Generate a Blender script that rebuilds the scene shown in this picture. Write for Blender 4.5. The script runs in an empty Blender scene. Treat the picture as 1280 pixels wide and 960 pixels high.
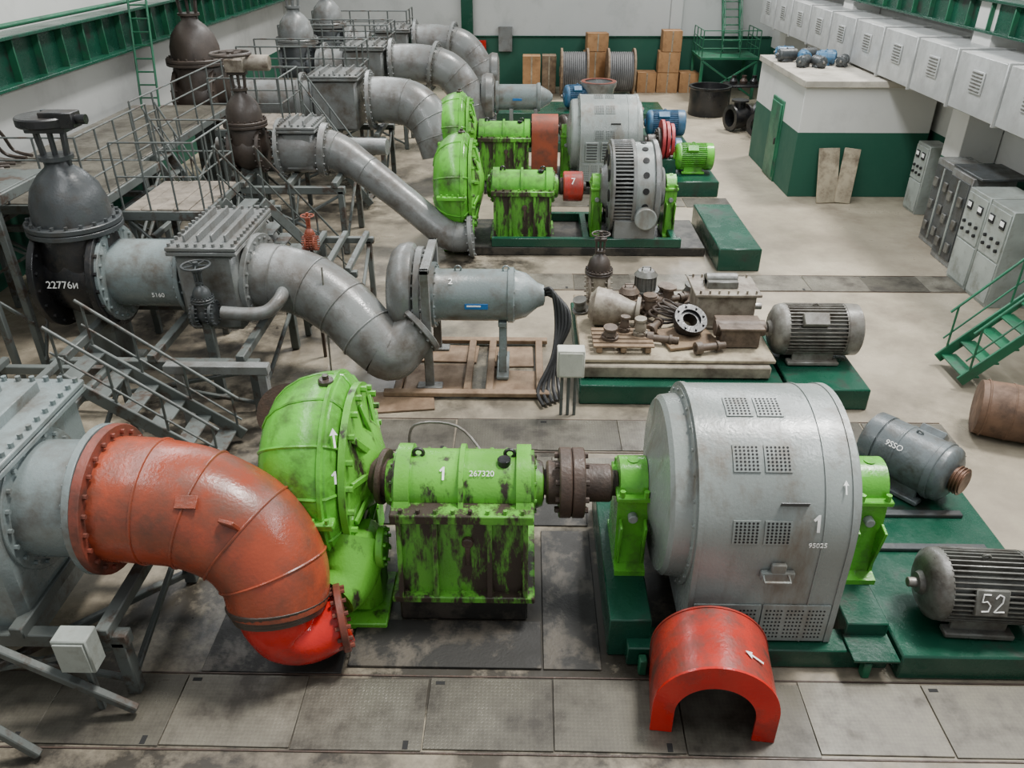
import bpy, bmesh, math, random
from mathutils import Vector, Matrix, Euler
random.seed(11)
V=Vector
pi=math.pi
SC=bpy.context.scene
COL=SC.collection
ORG={}
# ---------------------------------------------------------------- geometry
def basis(a):
    a=V(a).normalized()
    h=V((0,0,1)) if abs(a.z)<.9 else V((0,1,0))
    u=h.cross(a).normalized(); v=a.cross(u)
    return a,u,v
def spline(pts,k=6):
    P=[V(p) for p in pts]; out=[]
    n=len(P)
    for i in range(n-1):
        p0=P[max(i-1,0)];p1=P[i];p2=P[i+1];p3=P[min(i+2,n-1)]
        for j in range(k):
            t=j/k
            out.append(.5*((2*p1)+(p2-p0)*t+(2*p0-5*p1+4*p2-p3)*t*t+(3*p1-p0-3*p2+p3)*t**3))
    out.append(P[-1]); return out
def lerpl(vals,n):
    out=[]
    m=len(vals)-1
    for i in range(n):
        f=i/(n-1)*m; a=min(int(f),m-1); out.append(vals[a]+(vals[a+1]-vals[a])*(f-a))
    return out
class B:
    def __init__(s): s.v=[];s.f=[];s.m=[];s.c=0
    def mat(s,i): s.c=i; return s
    def add(s,vs,fs):
        o=len(s.v); s.v+=[V(p) for p in vs]; s.f+=[tuple(i+o for i in f) for f in fs]; s.m+=[s.c]*len(fs); return s
    def box(s,c,size,rot=None,b=None):
        c=V(c);h=[x/2 for x in size]
        if b is None: b=min(.012,.2*min(size))
        R=Matrix.Identity(3)
        if rot is not None:
            R=rot if isinstance(rot,Matrix) else Euler([math.radians(a) for a in rot]).to_matrix()
        vs=[];ix={}
        for sx in(-1,1):
            for sy in(-1,1):
                for sz in(-1,1):
                    for k in range(3):
                        sg=(sx,sy,sz)
                        p=[sg[i]*(h[i]-b) for i in range(3)]; p[k]=sg[k]*h[k]
                        ix[(sx,sy,sz,k)]=len(vs); vs.append(c+R@V(p))
        fs=[]
        def key(k,sk,a,sa,bb,sb,w):
            t=[0,0,0];t[k]=sk;t[a]=sa;t[bb]=sb
            return ix[(t[0],t[1],t[2],w)]
        for k in range(3):
            a,bb=(k+1)%3,(k+2)%3
            for sk in(-1,1):
                fs.append(tuple(key(k,sk,a,x,bb,y,k) for x,y in((-1,-1),(1,-1),(1,1),(-1,1))))
            for x in(-1,1):
                for y in(-1,1):
                    fs.append((key(k,-1,a,x,bb,y,a),key(k,1,a,x,bb,y,a),key(k,1,a,x,bb,y,bb),key(k,-1,a,x,bb,y,bb)))
        for sx in(-1,1):
            for sy in(-1,1):
                for sz in(-1,1):
                    fs.append(tuple(ix[(sx,sy,sz,k)] for k in range(3)))
        return s.add(vs,fs)
    def lathe(s,o,axis,prof,n=32,cap=True):
        o=V(o);a,u,v=basis(axis); vs=[];fs=[]
        for t,r in prof:
            for i in range(n):
                th=2*pi*i/n
                vs.append(o+a*t+(u*math.cos(th)+v*math.sin(th))*max(r,.0005))
        for j in range(len(prof)-1):
            for i in range(n):
                i2=(i+1)%n
                fs.append((j*n+i,j*n+i2,(j+1)*n+i2,(j+1)*n+i))
        if cap:
            fs.append(tuple(range(n)));fs.append(tuple((len(prof)-1)*n+i for i in range(n)))
        return s.add(vs,fs)
    def cyl(s,p0,p1,r0,r1=None,n=24,ch=0):
        p0=V(p0);p1=V(p1);L=(p1-p0).length
        if r1 is None:r1=r0
        if ch: prof=[(0,r0-ch),(ch,r0),(L-ch,r1),(L,r1-ch)]
        else: prof=[(0,r0),(L,r1)]
        return s.lathe(p0,p1-p0,prof,n)
    def rod(s,p0,p1,r=.02,n=8): return s.cyl(p0,p1,r,r,n)
    def tube(s,pts,r,n=24,closed=False,cap=True):
        P=[V(p) for p in pts];m=len(P)
        if not isinstance(r,(list,tuple)): r=[r]*m
        elif len(r)!=m: r=lerpl(r,m)
        vs=[];fs=[];N=None
        for i in range(m):
            if closed: t=(P[(i+1)%m]-P[(i-1)%m])
            else: t=P[min(i+1,m-1)]-P[max(i-1,0)]
            t.normalize()
            if N is None: _,N,_b=basis(t)
            N=(N-t*N.dot(t)).normalized(); Bn=t.cross(N)
            for k in range(n):
                th=2*pi*k/n
                vs.append(P[i]+(N*math.cos(th)+Bn*math.sin(th))*r[i])
        for j in range(m if closed else m-1):
            j2=(j+1)%m
            for k in range(n):
                k2=(k+1)%n
                fs.append((j*n+k,j*n+k2,j2*n+k2,j2*n+k))
        if cap and not closed:
            fs.append(tuple(range(n)));fs.append(tuple((m-1)*n+i for i in range(n)))
        return s.add(vs,fs)
    def torus(s,c,axis,R,r,n=36,k=8):
        a,u,v=basis(axis);c=V(c)
        return s.tube([c+(u*math.cos(2*pi*i/n)+v*math.sin(2*pi*i/n))*R for i in range(n)],r,k,closed=True)
    def bolts(s,c,axis,R,n,r=.025,h=.03,ph=0):
        a,u,v=basis(axis);c=V(c)
        for i in range(n):
            th=2*pi*(i+ph)/n; p=c+(u*math.cos(th)+v*math.sin(th))*R
            s.cyl(p,p+a*h,r,r,6)
        return s
    def prism(s,poly,o,u,v,d):
        o=V(o);u=V(u);v=V(v);d=V(d);n=len(poly)
        vs=[o+u*a+v*b for a,b in poly]+[o+u*a+v*b+d for a,b in poly]
        fs=[tuple(range(n)),tuple(range(n,2*n))]+[(i,(i+1)%n,n+(i+1)%n,n+i) for i in range(n)]
        return s.add(vs,fs)
    def beam(s,p0,p1,w,h=None,up=None):
        p0=V(p0);p1=V(p1);h=h or w
        a=(p1-p0).normalized()
        a,u,v=basis(a)
        R=Matrix((a,u,v)).transposed()
        return s.box((p0+p1)/2,((p1-p0).length,w,h),R)
    def ring(s,o,axis,t0,t1,r0,r1,n=36):
        return s.lathe(o,axis,[(t0,r0),(t0,r1),(t1,r1),(t1,r0),(t0,r0)],n,cap=False)
    def sheet(s,fn,na,nb):
        vs=[fn(i/na,j/nb) for i in range(na+1) for j in range(nb+1)]
        fs=[(i*(nb+1)+j,i*(nb+1)+j+1,(i+1)*(nb+1)+j+1,(i+1)*(nb+1)+j) for i in range(na) for j in range(nb)]
        return s.add(vs,fs)
def mkmesh(name,b,mats,org):
    me=bpy.data.meshes.new(name)
    me.from_pydata([tuple(p-org) for p in b.v],[],b.f)
    if not isinstance(mats,(list,tuple)): mats=[mats]
    for m in mats: me.materials.append(m)
    for p,mi in zip(me.polygons,b.m): p.material_index=mi; p.use_smooth=True
    bm=bmesh.new();bm.from_mesh(me);bmesh.ops.recalc_face_normals(bm,faces=bm.faces);bm.to_mesh(me);bm.free()
    try: me.set_sharp_from_angle(angle=math.radians(38))
    except Exception: pass
    return me
def Thing(name,label,cat,loc=(0,0,0),group=None,rot=0):
    e=bpy.data.objects.new(name,None);e.empty_display_size=.2
    e.location=loc;e.rotation_euler=(0,0,math.radians(rot));COL.objects.link(e)
    e['label']=label;e['category']=cat
    if group:e['group']=group
    ORG[e.name]=V(loc);return e
def part(T,name,b,mats,parent=None,label=None):
    o=bpy.data.objects.new(name,mkmesh(name,b,mats,ORG[T.name]));COL.objects.link(o)
    o.parent=parent or T
    if label:o['label']=label
    return o
def solo(name,b,mats,label,cat,loc=(0,0,0),group=None,rot=(0,0,0)):
    o=bpy.data.objects.new(name,mkmesh(name,b,mats,V(loc)));COL.objects.link(o);o.location=loc
    o.rotation_euler=[math.radians(a) for a in rot]
    o['label']=label;o['category']=cat
    if group:o['group']=group
    ORG[o.name]=V(loc);return o
def struct(name,b,mats):
    o=bpy.data.objects.new(name,mkmesh(name,b,mats,V((0,0,0))));COL.objects.link(o);o['kind']='structure'
    return o
def text(T,s,pos,normal,up,size,mat,name='painted_number',parent=None,ex=.002):
    n=V(normal).normalized();u=V(up);u=(u-n*u.dot(n)).normalized();r=u.cross(n)
    if s=='1':
        k=size*.7;b=B();b.prism([(-.07*k,-.5*k),(.09*k,-.5*k),(.09*k,.5*k),(-.03*k,.5*k),(-.28*k,.22*k),(-.2*k,.12*k),(-.07*k,.24*k)],pos,r,u,n*.003)
        return part(T,name,b,mat,parent)
    cu=bpy.data.curves.new('t','FONT');cu.body=s;cu.size=size;cu.align_x='CENTER';cu.align_y='CENTER';cu.extrude=ex
    o=bpy.data.objects.new('t',cu);COL.objects.link(o)
    dg=bpy.context.evaluated_depsgraph_get();me=bpy.data.meshes.new_from_object(o.evaluated_get(dg))
    bpy.data.objects.remove(o)
    p=V(pos)-ORG[T.name]
    M=Matrix(((r.x,u.x,n.x,p.x),(r.y,u.y,n.y,p.y),(r.z,u.z,n.z,p.z),(0,0,0,1)))
    me.transform(M);me.materials.clear();me.materials.append(mat)
    q=bpy.data.objects.new(name,me);COL.objects.link(q);q.parent=parent or T;return q
def arrow(T,pos,normal,up,size,mat,parent=None):
    n=V(normal).normalized();u=V(up);u=(u-n*u.dot(n)).normalized();r=u.cross(n)
    s=size;b=B();b.prism([(-.05*s,-.5*s),(.05*s,-.5*s),(.05*s,.15*s),(.2*s,.12*s),(0,.5*s),(-.2*s,.12*s),(-.05*s,.15*s)],pos,r,u,n*.003)
    return part(T,'painted_arrow',b,mat,parent)
# ---------------------------------------------------------------- materials
def paint(name,col,dirt=(.05,.04,.03),amt=.35,rough=.45,scale=2.5,metal=0,bump=.15,var=.25,fine=30,streak=0,sharp=None):
    m=bpy.data.materials.new(name);m.use_nodes=True;nt=m.node_tree;N=nt.nodes;L=nt.links
    bs=N['Principled BSDF'];tc=N.new('ShaderNodeTexCoord')
    n1=N.new('ShaderNodeTexNoise');n1.inputs['Scale'].default_value=scale;n1.inputs['Detail'].default_value=9;n1.inputs['Roughness'].default_value=.68
    if streak:
        ms=N.new('ShaderNodeMapping');ms.inputs['Scale'].default_value=(1.6,1.6,.45);L.new(tc.outputs['Object'],ms.inputs['Vector']);L.new(ms.outputs['Vector'],n1.inputs['Vector'])
    else: L.new(tc.outputs['Object'],n1.inputs['Vector'])
    cr=N.new('ShaderNodeValToRGB');cr.color_ramp.elements[0].position=.62-.32*amt;cr.color_ramp.elements[1].position=.80-.2*amt
    if sharp: cr.color_ramp.elements[0].position=sharp-.035;cr.color_ramp.elements[1].position=sharp+.06
    L.new(n1.outputs['Fac'],cr.inputs['Fac'])
    n2=N.new('ShaderNodeTexNoise');n2.inputs['Scale'].default_value=scale*.5;n2.inputs['Detail'].default_value=5
    mp=N.new('ShaderNodeMapping');mp.inputs['Location'].default_value=(3,7,1);L.new(tc.outputs['Object'],mp.inputs['Vector']);L.new(mp.outputs['Vector'],n2.inputs['Vector'])
    mr=N.new('ShaderNodeMapRange');mr.inputs['From Min'].default_value=.3;mr.inputs['From Max'].default_value=.7;mr.inputs['To Min'].default_value=1-var;mr.inputs['To Max'].default_value=1+var
    L.new(n2.outputs['Fac'],mr.inputs['Value'])
    hv=N.new('ShaderNodeHueSaturation');hv.inputs['Color'].default_value=(*col,1);L.new(mr.outputs['Result'],hv.inputs['Value'])
    mx=N.new('ShaderNodeMix');mx.data_type='RGBA'
    L.new(cr.outputs['Color'],mx.inputs[0]);L.new(hv.outputs['Color'],mx.inputs[6]);mx.inputs[7].default_value=(*dirt,1)
    L.new(mx.outputs[2],bs.inputs['Base Color'])
    r2=N.new('ShaderNodeMapRange');r2.inputs['From Min'].default_value=.3;r2.inputs['From Max'].default_value=.75;r2.inputs['To Min'].default_value=max(rough-.1,.06);r2.inputs['To Max'].default_value=min(rough+.3,1)
    L.new(n1.outputs['Fac'],r2.inputs['Value']);L.new(r2.outputs['Result'],bs.inputs['Roughness'])
    bs.inputs['Metallic'].default_value=metal
    n3=N.new('ShaderNodeTexNoise');n3.inputs['Scale'].default_value=fine;n3.inputs['Detail'].default_value=4;L.new(tc.outputs['Object'],n3.inputs['Vector'])
    bp=N.new('ShaderNodeBump');bp.inputs['Strength'].default_value=bump;bp.inputs['Distance'].default_value=.02
    L.new(n3.outputs['Fac'],bp.inputs['Height']);L.new(bp.outputs['Normal'],bs.inputs['Normal'])
    return m
G=paint('green_paint',(.105,.43,.035),(.04,.045,.018),.45,.18,2.4)
GR=paint('green_paint_grimy',(.11,.38,.035),(.026,.018,.012),.85,.26,2.6,streak=1,sharp=.57)
GRR=paint('rust_and_green_paint',(.10,.34,.035),(.034,.023,.016),1.22,.3,2.6,streak=1,sharp=.485)
GD=paint('dark_green_paint',(.006,.052,.03),(.018,.022,.017),.6,.2,1.5,sharp=.6)
GM=paint('stair_green_paint',(.013,.115,.055),(.03,.05,.04),.35,.35)
GY=paint('grey_paint',(.16,.167,.162),(.066,.05,.036),.5,.22,1.8)
GB=paint('blue_grey_paint',(.165,.198,.198),(.08,.062,.045),.45,.23,1.8)
GL=paint('light_grey_enamel',(.235,.26,.247),(.13,.10,.07),.34,.22,1.7,streak=1)
GS=paint('steel_frame_paint',(.085,.096,.09),(.05,.034,.024),.6,.45,3,sharp=.56)
DG=paint('dark_grey_paint',(.045,.05,.052),(.035,.028,.021),.4,.32,3)
DK=paint('greasy_black_iron',(.012,.012,.013),(.04,.032,.025),.35,.28,3)
BRN=paint('brown_iron',(.05,.037,.029),(.026,.018,.013),.5,.38,3)
RU=paint('rusted_steel',(.065,.041,.03),(.028,.02,.015),.6,.45,4,bump=.3)
RC=paint('rusty_brown_casting',(.12,.085,.06),(.045,.03,.02),.6,.5,5,bump=.3)
RD=paint('red_paint',(.50,.014,.01),(.20,.022,.016),.42,.16,2.5)
RDG=paint('worn_red_paint',(.36,.03,.02),(.10,.04,.03),.65,.26,3,streak=1)
OR=paint('orange_red_paint',(.34,.062,.028),(.12,.045,.028),.62,.2,2.0)
OR2=paint('old_red_flange',(.18,.043,.027),(.06,.026,.018),.6,.42,4)
RG=paint('red_rust_guard',(.24,.05,.022),(.09,.036,.022),.5,.42,3)
CC=paint('concrete',(.40,.37,.31),(.22,.2,.16),.5,.75,1.5,bump=.35)
CB=paint('cardboard_board',(.33,.28,.195),(.13,.10,.07),.6,.75,3)
WD=paint('weathered_wood',(.20,.135,.08),(.09,.06,.04),.5,.7,5,bump=.3)
DW=paint('dusty_deck_boards',(.20,.17,.135),(.09,.075,.055),.6,.7,3,bump=.3)
CBX=paint('brown_cardboard',(.31,.165,.07),(.19,.10,.045),.3,.8,4)
WP=paint('plywood_rust_sheet',(.25,.17,.105),(.10,.06,.033),.75,.55,2)
MW=paint('white_marking_paint',(.85,.85,.82),(.6,.6,.55),.2,.6,8)
WB=paint('white_enamel_box',(.52,.52,.46),(.32,.32,.26),.2,.4,3)
BL=paint('blue_motor_paint',(.028,.11,.21),(.04,.05,.06),.35,.35,4)
BLB=paint('bright_blue_label',(.01,.13,.38),(.02,.1,.3),.1,.4)
MG=paint('motor_grey',(.11,.11,.098),(.042,.033,.025),.55,.3,4)
MB=paint('motor_blue_grey',(.10,.115,.12),(.045,.04,.03),.5,.28,4)
PMG=paint('pale_motor_grey',(.175,.168,.147),(.065,.05,.037),.6,.34,4)
ZN=paint('galvanised_sheet',(.45,.46,.45),(.32,.32,.31),.5,.34,2,metal=.3)
BLK=paint('dark_opening',(.008,.008,.008),(.02,.02,.02),.2,.7)
RB=paint('black_rubber',(.015,.015,.016),(.04,.04,.04),.2,.45)
CBL=paint('grey_cable_wrap',(.10,.10,.10),(.17,.17,.17),.4,.5)
CP=paint('red_copper_coil',(.38,.026,.03),(.2,.02,.03),.3,.4)
STL=paint('worn_steel',(.25,.24,.22),(.1,.08,.06),.5,.35,5,metal=.6)
COPP=paint('copper_brown_end',(.14,.07,.042),(.06,.035,.025),.5,.35,5,metal=.4)
CAB=paint('cabinet_grey_green',(.27,.295,.27),(.16,.16,.13),.35,.34,3)
OW=paint('oily_slab',(.27,.24,.18),(.08,.06,.045),.6,.45,2)
GRM=paint('grimy_concrete',(.05,.043,.034),(.012,.011,.009),.95,.42,1.7,bump=.25,sharp=.47)
SOT=paint('sooty_floor_steel',(.07,.06,.047),(.014,.013,.011),.95,.5,1.8,bump=.2,sharp=.45)
RO=paint('rust_orange',(.13,.07,.04),(.05,.03,.02),.6,.65,3)
BG=paint('beige_grey_casting',(.23,.20,.155),(.08,.055,.037),.55,.42,4)
def plate_mat():
    m=paint('checker_plate_steel',(.215,.20,.16),(.055,.047,.036),.82,.3,1.6,metal=.15)
    nt=m.node_tree;N=nt.nodes;L=nt.links;bs=N['Principled BSDF']
    src=bs.inputs['Base Color'].links[0].from_socket
    ge=N.new('ShaderNodeNewGeometry')
    for n in list(N):
        if n.type=='TEX_NOISE' and n.inputs['Scale'].default_value<5: 
            L.new(ge.outputs['Position'],n.inputs['Vector'])
    tc=N.new('ShaderNodeTexCoord');mp=N.new('ShaderNodeMapping');mp.inputs['Rotation'].default_value=(0,0,pi/4)
    ck=N.new('ShaderNodeTexChecker');ck.inputs['Scale'].default_value=36
    L.new(tc.outputs['Object'],mp.inputs['Vector']);L.new(mp.outputs['Vector'],ck.inputs['Vector'])
    bp=N.new('ShaderNodeBump');bp.inputs['Strength'].default_value=.3;bp.inputs['Distance'].default_value=.005
    L.new(ck.outputs['Fac'],bp.inputs['Height']);L.new(bp.outputs['Normal'],bs.inputs['Normal'])
    oi=N.new('ShaderNodeObjectInfo');mr=N.new('ShaderNodeMapRange');mr.inputs['To Min'].default_value=.55;mr.inputs['To Max'].default_value=1.15;L.new(oi.outputs['Random'],mr.inputs['Value'])
    c2=N.new('ShaderNodeMapRange');c2.inputs['To Min'].default_value=.94;c2.inputs['To Max'].default_value=1.04;L.new(ck.outputs['Fac'],c2.inputs['Value'])
    mu=N.new('ShaderNodeMath');mu.operation='MULTIPLY';L.new(mr.outputs['Result'],mu.inputs[0]);L.new(c2.outputs['Result'],mu.inputs[1])
    hv=N.new('ShaderNodeHueSaturation');L.new(src,hv.inputs['Color']);L.new(mu.outputs[0],hv.inputs['Value']);L.new(hv.outputs['Color'],bs.inputs['Base Color'])
    return m
PL=plate_mat()
def wall_mat(name,zs,white,green):
    m=paint(name,white,tuple(c*.75 for c in white),.35,.6,.6,bump=.1,var=.08)
    nt=m.node_tree;N=nt.nodes;L=nt.links;bs=N['Principled BSDF']
    src=bs.inputs['Base Color'].links[0].from_socket
    tc=N.new('ShaderNodeTexCoord');sp=N.new('ShaderNodeSeparateXYZ');L.new(tc.outputs['Object'],sp.inputs[0])
    mt=N.new('ShaderNodeMath');mt.operation='GREATER_THAN';mt.inputs[1].default_value=zs;L.new(sp.outputs['Z'],mt.inputs[0])
    mx=N.new('ShaderNodeMix');mx.data_type='RGBA';L.new(mt.outputs[0],mx.inputs[0]);mx.inputs[6].default_value=(*green,1);L.new(src,mx.inputs[7])
    L.new(mx.outputs[2],bs.inputs['Base Color']);return m
WALL=wall_mat('hall_wall_paint',2.1,(.46,.47,.45),(.009,.075,.044))
WALR=wall_mat('side_wall_paint',1.7,(.56,.56,.53),(.009,.075,.044))
def floor_mat():
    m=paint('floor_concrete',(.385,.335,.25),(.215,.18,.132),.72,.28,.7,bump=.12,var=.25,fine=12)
    nt=m.node_tree;N=nt.nodes;L=nt.links;bs=N['Principled BSDF']
    src=bs.inputs['Base Color'].links[0].from_socket
    ge=N.new('ShaderNodeTexCoord');acc=None
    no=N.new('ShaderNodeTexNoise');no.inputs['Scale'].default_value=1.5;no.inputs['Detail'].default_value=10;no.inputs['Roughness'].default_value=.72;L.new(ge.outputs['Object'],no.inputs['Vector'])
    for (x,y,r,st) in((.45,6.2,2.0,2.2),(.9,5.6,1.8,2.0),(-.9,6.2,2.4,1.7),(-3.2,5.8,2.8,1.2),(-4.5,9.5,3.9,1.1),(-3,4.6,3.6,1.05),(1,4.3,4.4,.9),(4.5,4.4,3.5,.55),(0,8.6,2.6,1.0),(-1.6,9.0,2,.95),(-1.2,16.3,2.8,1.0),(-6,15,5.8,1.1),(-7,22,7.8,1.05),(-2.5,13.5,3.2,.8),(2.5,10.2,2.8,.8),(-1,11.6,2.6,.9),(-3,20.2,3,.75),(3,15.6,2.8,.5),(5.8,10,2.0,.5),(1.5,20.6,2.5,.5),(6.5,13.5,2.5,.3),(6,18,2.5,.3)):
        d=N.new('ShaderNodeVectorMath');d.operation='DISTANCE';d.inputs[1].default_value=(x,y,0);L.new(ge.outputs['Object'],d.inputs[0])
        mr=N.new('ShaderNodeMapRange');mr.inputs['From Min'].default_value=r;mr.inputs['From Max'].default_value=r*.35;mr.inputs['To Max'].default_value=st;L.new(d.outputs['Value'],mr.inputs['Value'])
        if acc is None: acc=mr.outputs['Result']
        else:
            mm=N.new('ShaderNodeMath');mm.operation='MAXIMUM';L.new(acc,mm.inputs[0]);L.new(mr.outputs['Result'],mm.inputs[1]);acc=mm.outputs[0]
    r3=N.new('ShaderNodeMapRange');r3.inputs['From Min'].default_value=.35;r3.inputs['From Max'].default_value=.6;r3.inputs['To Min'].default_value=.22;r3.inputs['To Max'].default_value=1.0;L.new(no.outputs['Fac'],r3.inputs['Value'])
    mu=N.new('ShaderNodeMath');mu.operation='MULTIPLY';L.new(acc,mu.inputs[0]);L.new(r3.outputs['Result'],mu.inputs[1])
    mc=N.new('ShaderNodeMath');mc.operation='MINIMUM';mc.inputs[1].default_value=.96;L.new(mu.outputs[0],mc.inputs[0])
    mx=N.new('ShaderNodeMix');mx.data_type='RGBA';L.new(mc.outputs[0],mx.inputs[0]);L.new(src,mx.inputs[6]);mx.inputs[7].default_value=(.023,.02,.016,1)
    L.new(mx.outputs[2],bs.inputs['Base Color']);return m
FL=floor_mat()
# ---------------------------------------------------------------- camera, light
cam=bpy.data.cameras.new('camera');co=bpy.data.objects.new('camera',cam);COL.objects.link(co)
co.location=(0,0,6.5);co.rotation_euler=(math.radians(59.9),0,math.radians(1.0));cam.lens=28.125;cam.sensor_width=36;cam.clip_end=200
SC.camera=co
w=bpy.data.worlds.new('world');SC.world=w;w.use_nodes=True
w.node_tree.nodes['Background'].inputs[0].default_value=(.92,.97,1,1);w.node_tree.nodes['Background'].inputs[1].default_value=.55
def sun(e,ang,rot):
    l=bpy.data.lights.new('sun','SUN');l.energy=e;l.angle=math.radians(ang);l.color=(1,.97,.92);o=bpy.data.objects.new('sun',l);COL.objects.link(o);o.rotation_euler=[math.radians(a) for a in rot];return o
sun(4.6,10,(-12,20,0))
for i,(x,e) in enumerate(((-5.5,1500),(5.5,2600))):  # unseen overhead area lights, added to put highlight streaks on glossy paint
    l=bpy.data.lights.new('added_strip_light','AREA');l.shape='RECTANGLE';l.size=1.2;l.size_y=32;l.energy=e;l.color=(.97,.99,1)
    o=bpy.data.objects.new('added_strip_light',l);COL.objects.link(o);o.location=(x,19,8.6)
# ---------------------------------------------------------------- shell
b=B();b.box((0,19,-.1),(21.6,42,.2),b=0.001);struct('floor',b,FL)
b=B();b.box((0,38.1,3.2),(21.6,.2,6.4),b=.001);struct('wall_back',b,WALL)
b=B();b.box((-10.7,19,3.2),(.2,38,6.4),b=.001);struct('wall_left',b,WALR)
b=B();b.box((10.8,19,3.2),(.2,38,6.4),b=.001);struct('wall_right',b,WALR)
b=B();b.box((0,37.95,2.1),(21.2,.06,.06));struct('trim_1',b,GD)
for i,x in enumerate((-2.6,6.4)):
    b=B();b.box((x,37.85,3.2),(.5,.3,6.4));o=struct('trim_%d'%(i+2),b,WALL if i else GD)
for i,y in enumerate((18.9,12.2,27.2,33.5)):
    b=B();b.box((10.25,y,3.1),(.85,.8,6.2));struct('trim_%d'%(i+4),b,WALR)
T=Thing('crane_rail_beam','dark green riveted steel crane beam along the wall','beam',(-10.2,19,3.7))
b=B();b.box((-10.3,19,4.1),(.12,38,.9));b.box((-10.2,19,4.55),(.6,38,.07));b.box((-10.2,19,3.67),(.5,38,.07));part(T,'beam_body',b,GD)
for k in range(40):
    b=B();b.box((-10.17,.6+k*.95,4.1),(.16,.04,.84));part(T,'stiffener',b,GM)
b=B();b.cyl((-10.0,0,4.75),(-10.0,38,4.75),.05);part(T,'conduit',b,GM)
T=Thing('crane_rail_beam','green steel crane beam above the air duct','beam',(9.9,19,4.4))
b=B();b.box((9.9,19,4.75),(.12,38,.6));b.box((9.9,19,5.05),(.5,38,.06));b.box((9.9,19,4.45),(.4,38,.06));part(T,'beam_body',b,GD)
for k in range(40):
    b=B();b.box((9.8,.6+k*.95,4.75),(.14,.04,.56));part(T,'stiffener',b,GM)
for k in range(15):
    y0=4.0+k*2.0
    T=Thing('air_duct','galvanised rectangular air duct section with vent grilles','air duct',(9.5,y0,3.05),group='air duct sections along the wall')
    b=B();b.box((9.55,y0+.99,3.62),(1.1,1.94,1.1));part(T,'duct_body',b,ZN)
    b=B();b.box((9.55,y0+.02,3.62),(1.18,.06,1.18));part(T,'duct_flange',b,ZN)
    g=B();yy=y0+1.0;g.box((8.98,yy,3.7),(.03,.5,.42));g.mat(1)
    for j in range(6): g.box((8.962,yy,3.54+j*.065),(.02,.42,.03))
    part(T,'vent_grille',g,[ZN,MG])
# ---------------------------------------------------------------- booth
T=Thing('control_booth','small white and green masonry booth with flat concrete roof','booth',(7.1,21.5,0))
b=B();b.box((8.8,23.7,1.42),(3.4,4.4,2.84),b=.01);part(T,'booth_wall',b,WALR)
b=B();b.box((8.82,23.65,2.92),(3.6,4.6,.16));part(T,'roof_slab',b,CC)
d=B();d.box((7.09,23.5,1.1),(.06,1.1,2.2));d.box((7.05,23.5,1.1),(.05,.9,2.0));dd=part(T,'door',d,GM)
d=B();d.box((7.01,23.15,1.1),(.05,.05,.18));part(T,'handle',d,DK,parent=dd)
# ---------------------------------------------------------------- floor plates
PMS=[]
for k in range(3):
    PR=B();PR.box((0,0,.008),(1.19,.79,.016),b=.004);PR.mat(1)
    if k==1: PR.box((.45,-.34,.0165),(.05,.09,.004))
    if k==2: PR.box((-.5,.33,.0165),(.09,.04,.004))
    PMS.append(mkmesh('plate',PR,[PL,BLK],V((0,0,0))))
for row,(y,xs) in enumerate(((4.98,[-5.1+i*1.2 for i in range(9)]),(9.72,[-1.6+i*1.2 for i in range(7)]),(8.75,[-1.4+i*1.2 for i in range(3)]),(15.45,[-.8+i*1.2 for i in range(9)]),(20.9,[1.2+i*1.2 for i in range(4)]))):
    for x in xs:
        o=bpy.data.objects.new('floor_plate',random.choice(PMS));COL.objects.link(o)
        o.location=(x+random.uniform(-.01,.01),y+random.uniform(-.02,.02),0);o.rotation_euler=(0,0,random.uniform(-.012,.012));o['label']='worn checkered steel cover plate over the floor channel';o['category']='floor plate';o['group']='steel cover plates in the floor'
for row,(y,x0,x1) in enumerate(((4.98,-5.7,5.1),(9.72,-2.2,6.2),(15.45,-1.4,9.4))):
    for sy in(-1,1):
        b=B();b.box(((x0+x1)/2,y+sy*.425,.005),(x1-x0,.018,.01));solo('channel_edge',b,RU,'dark steel angle edge of the floor channel','edge strip',((x0+x1)/2,y+sy*.425,0),group='floor channel edges')
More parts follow.
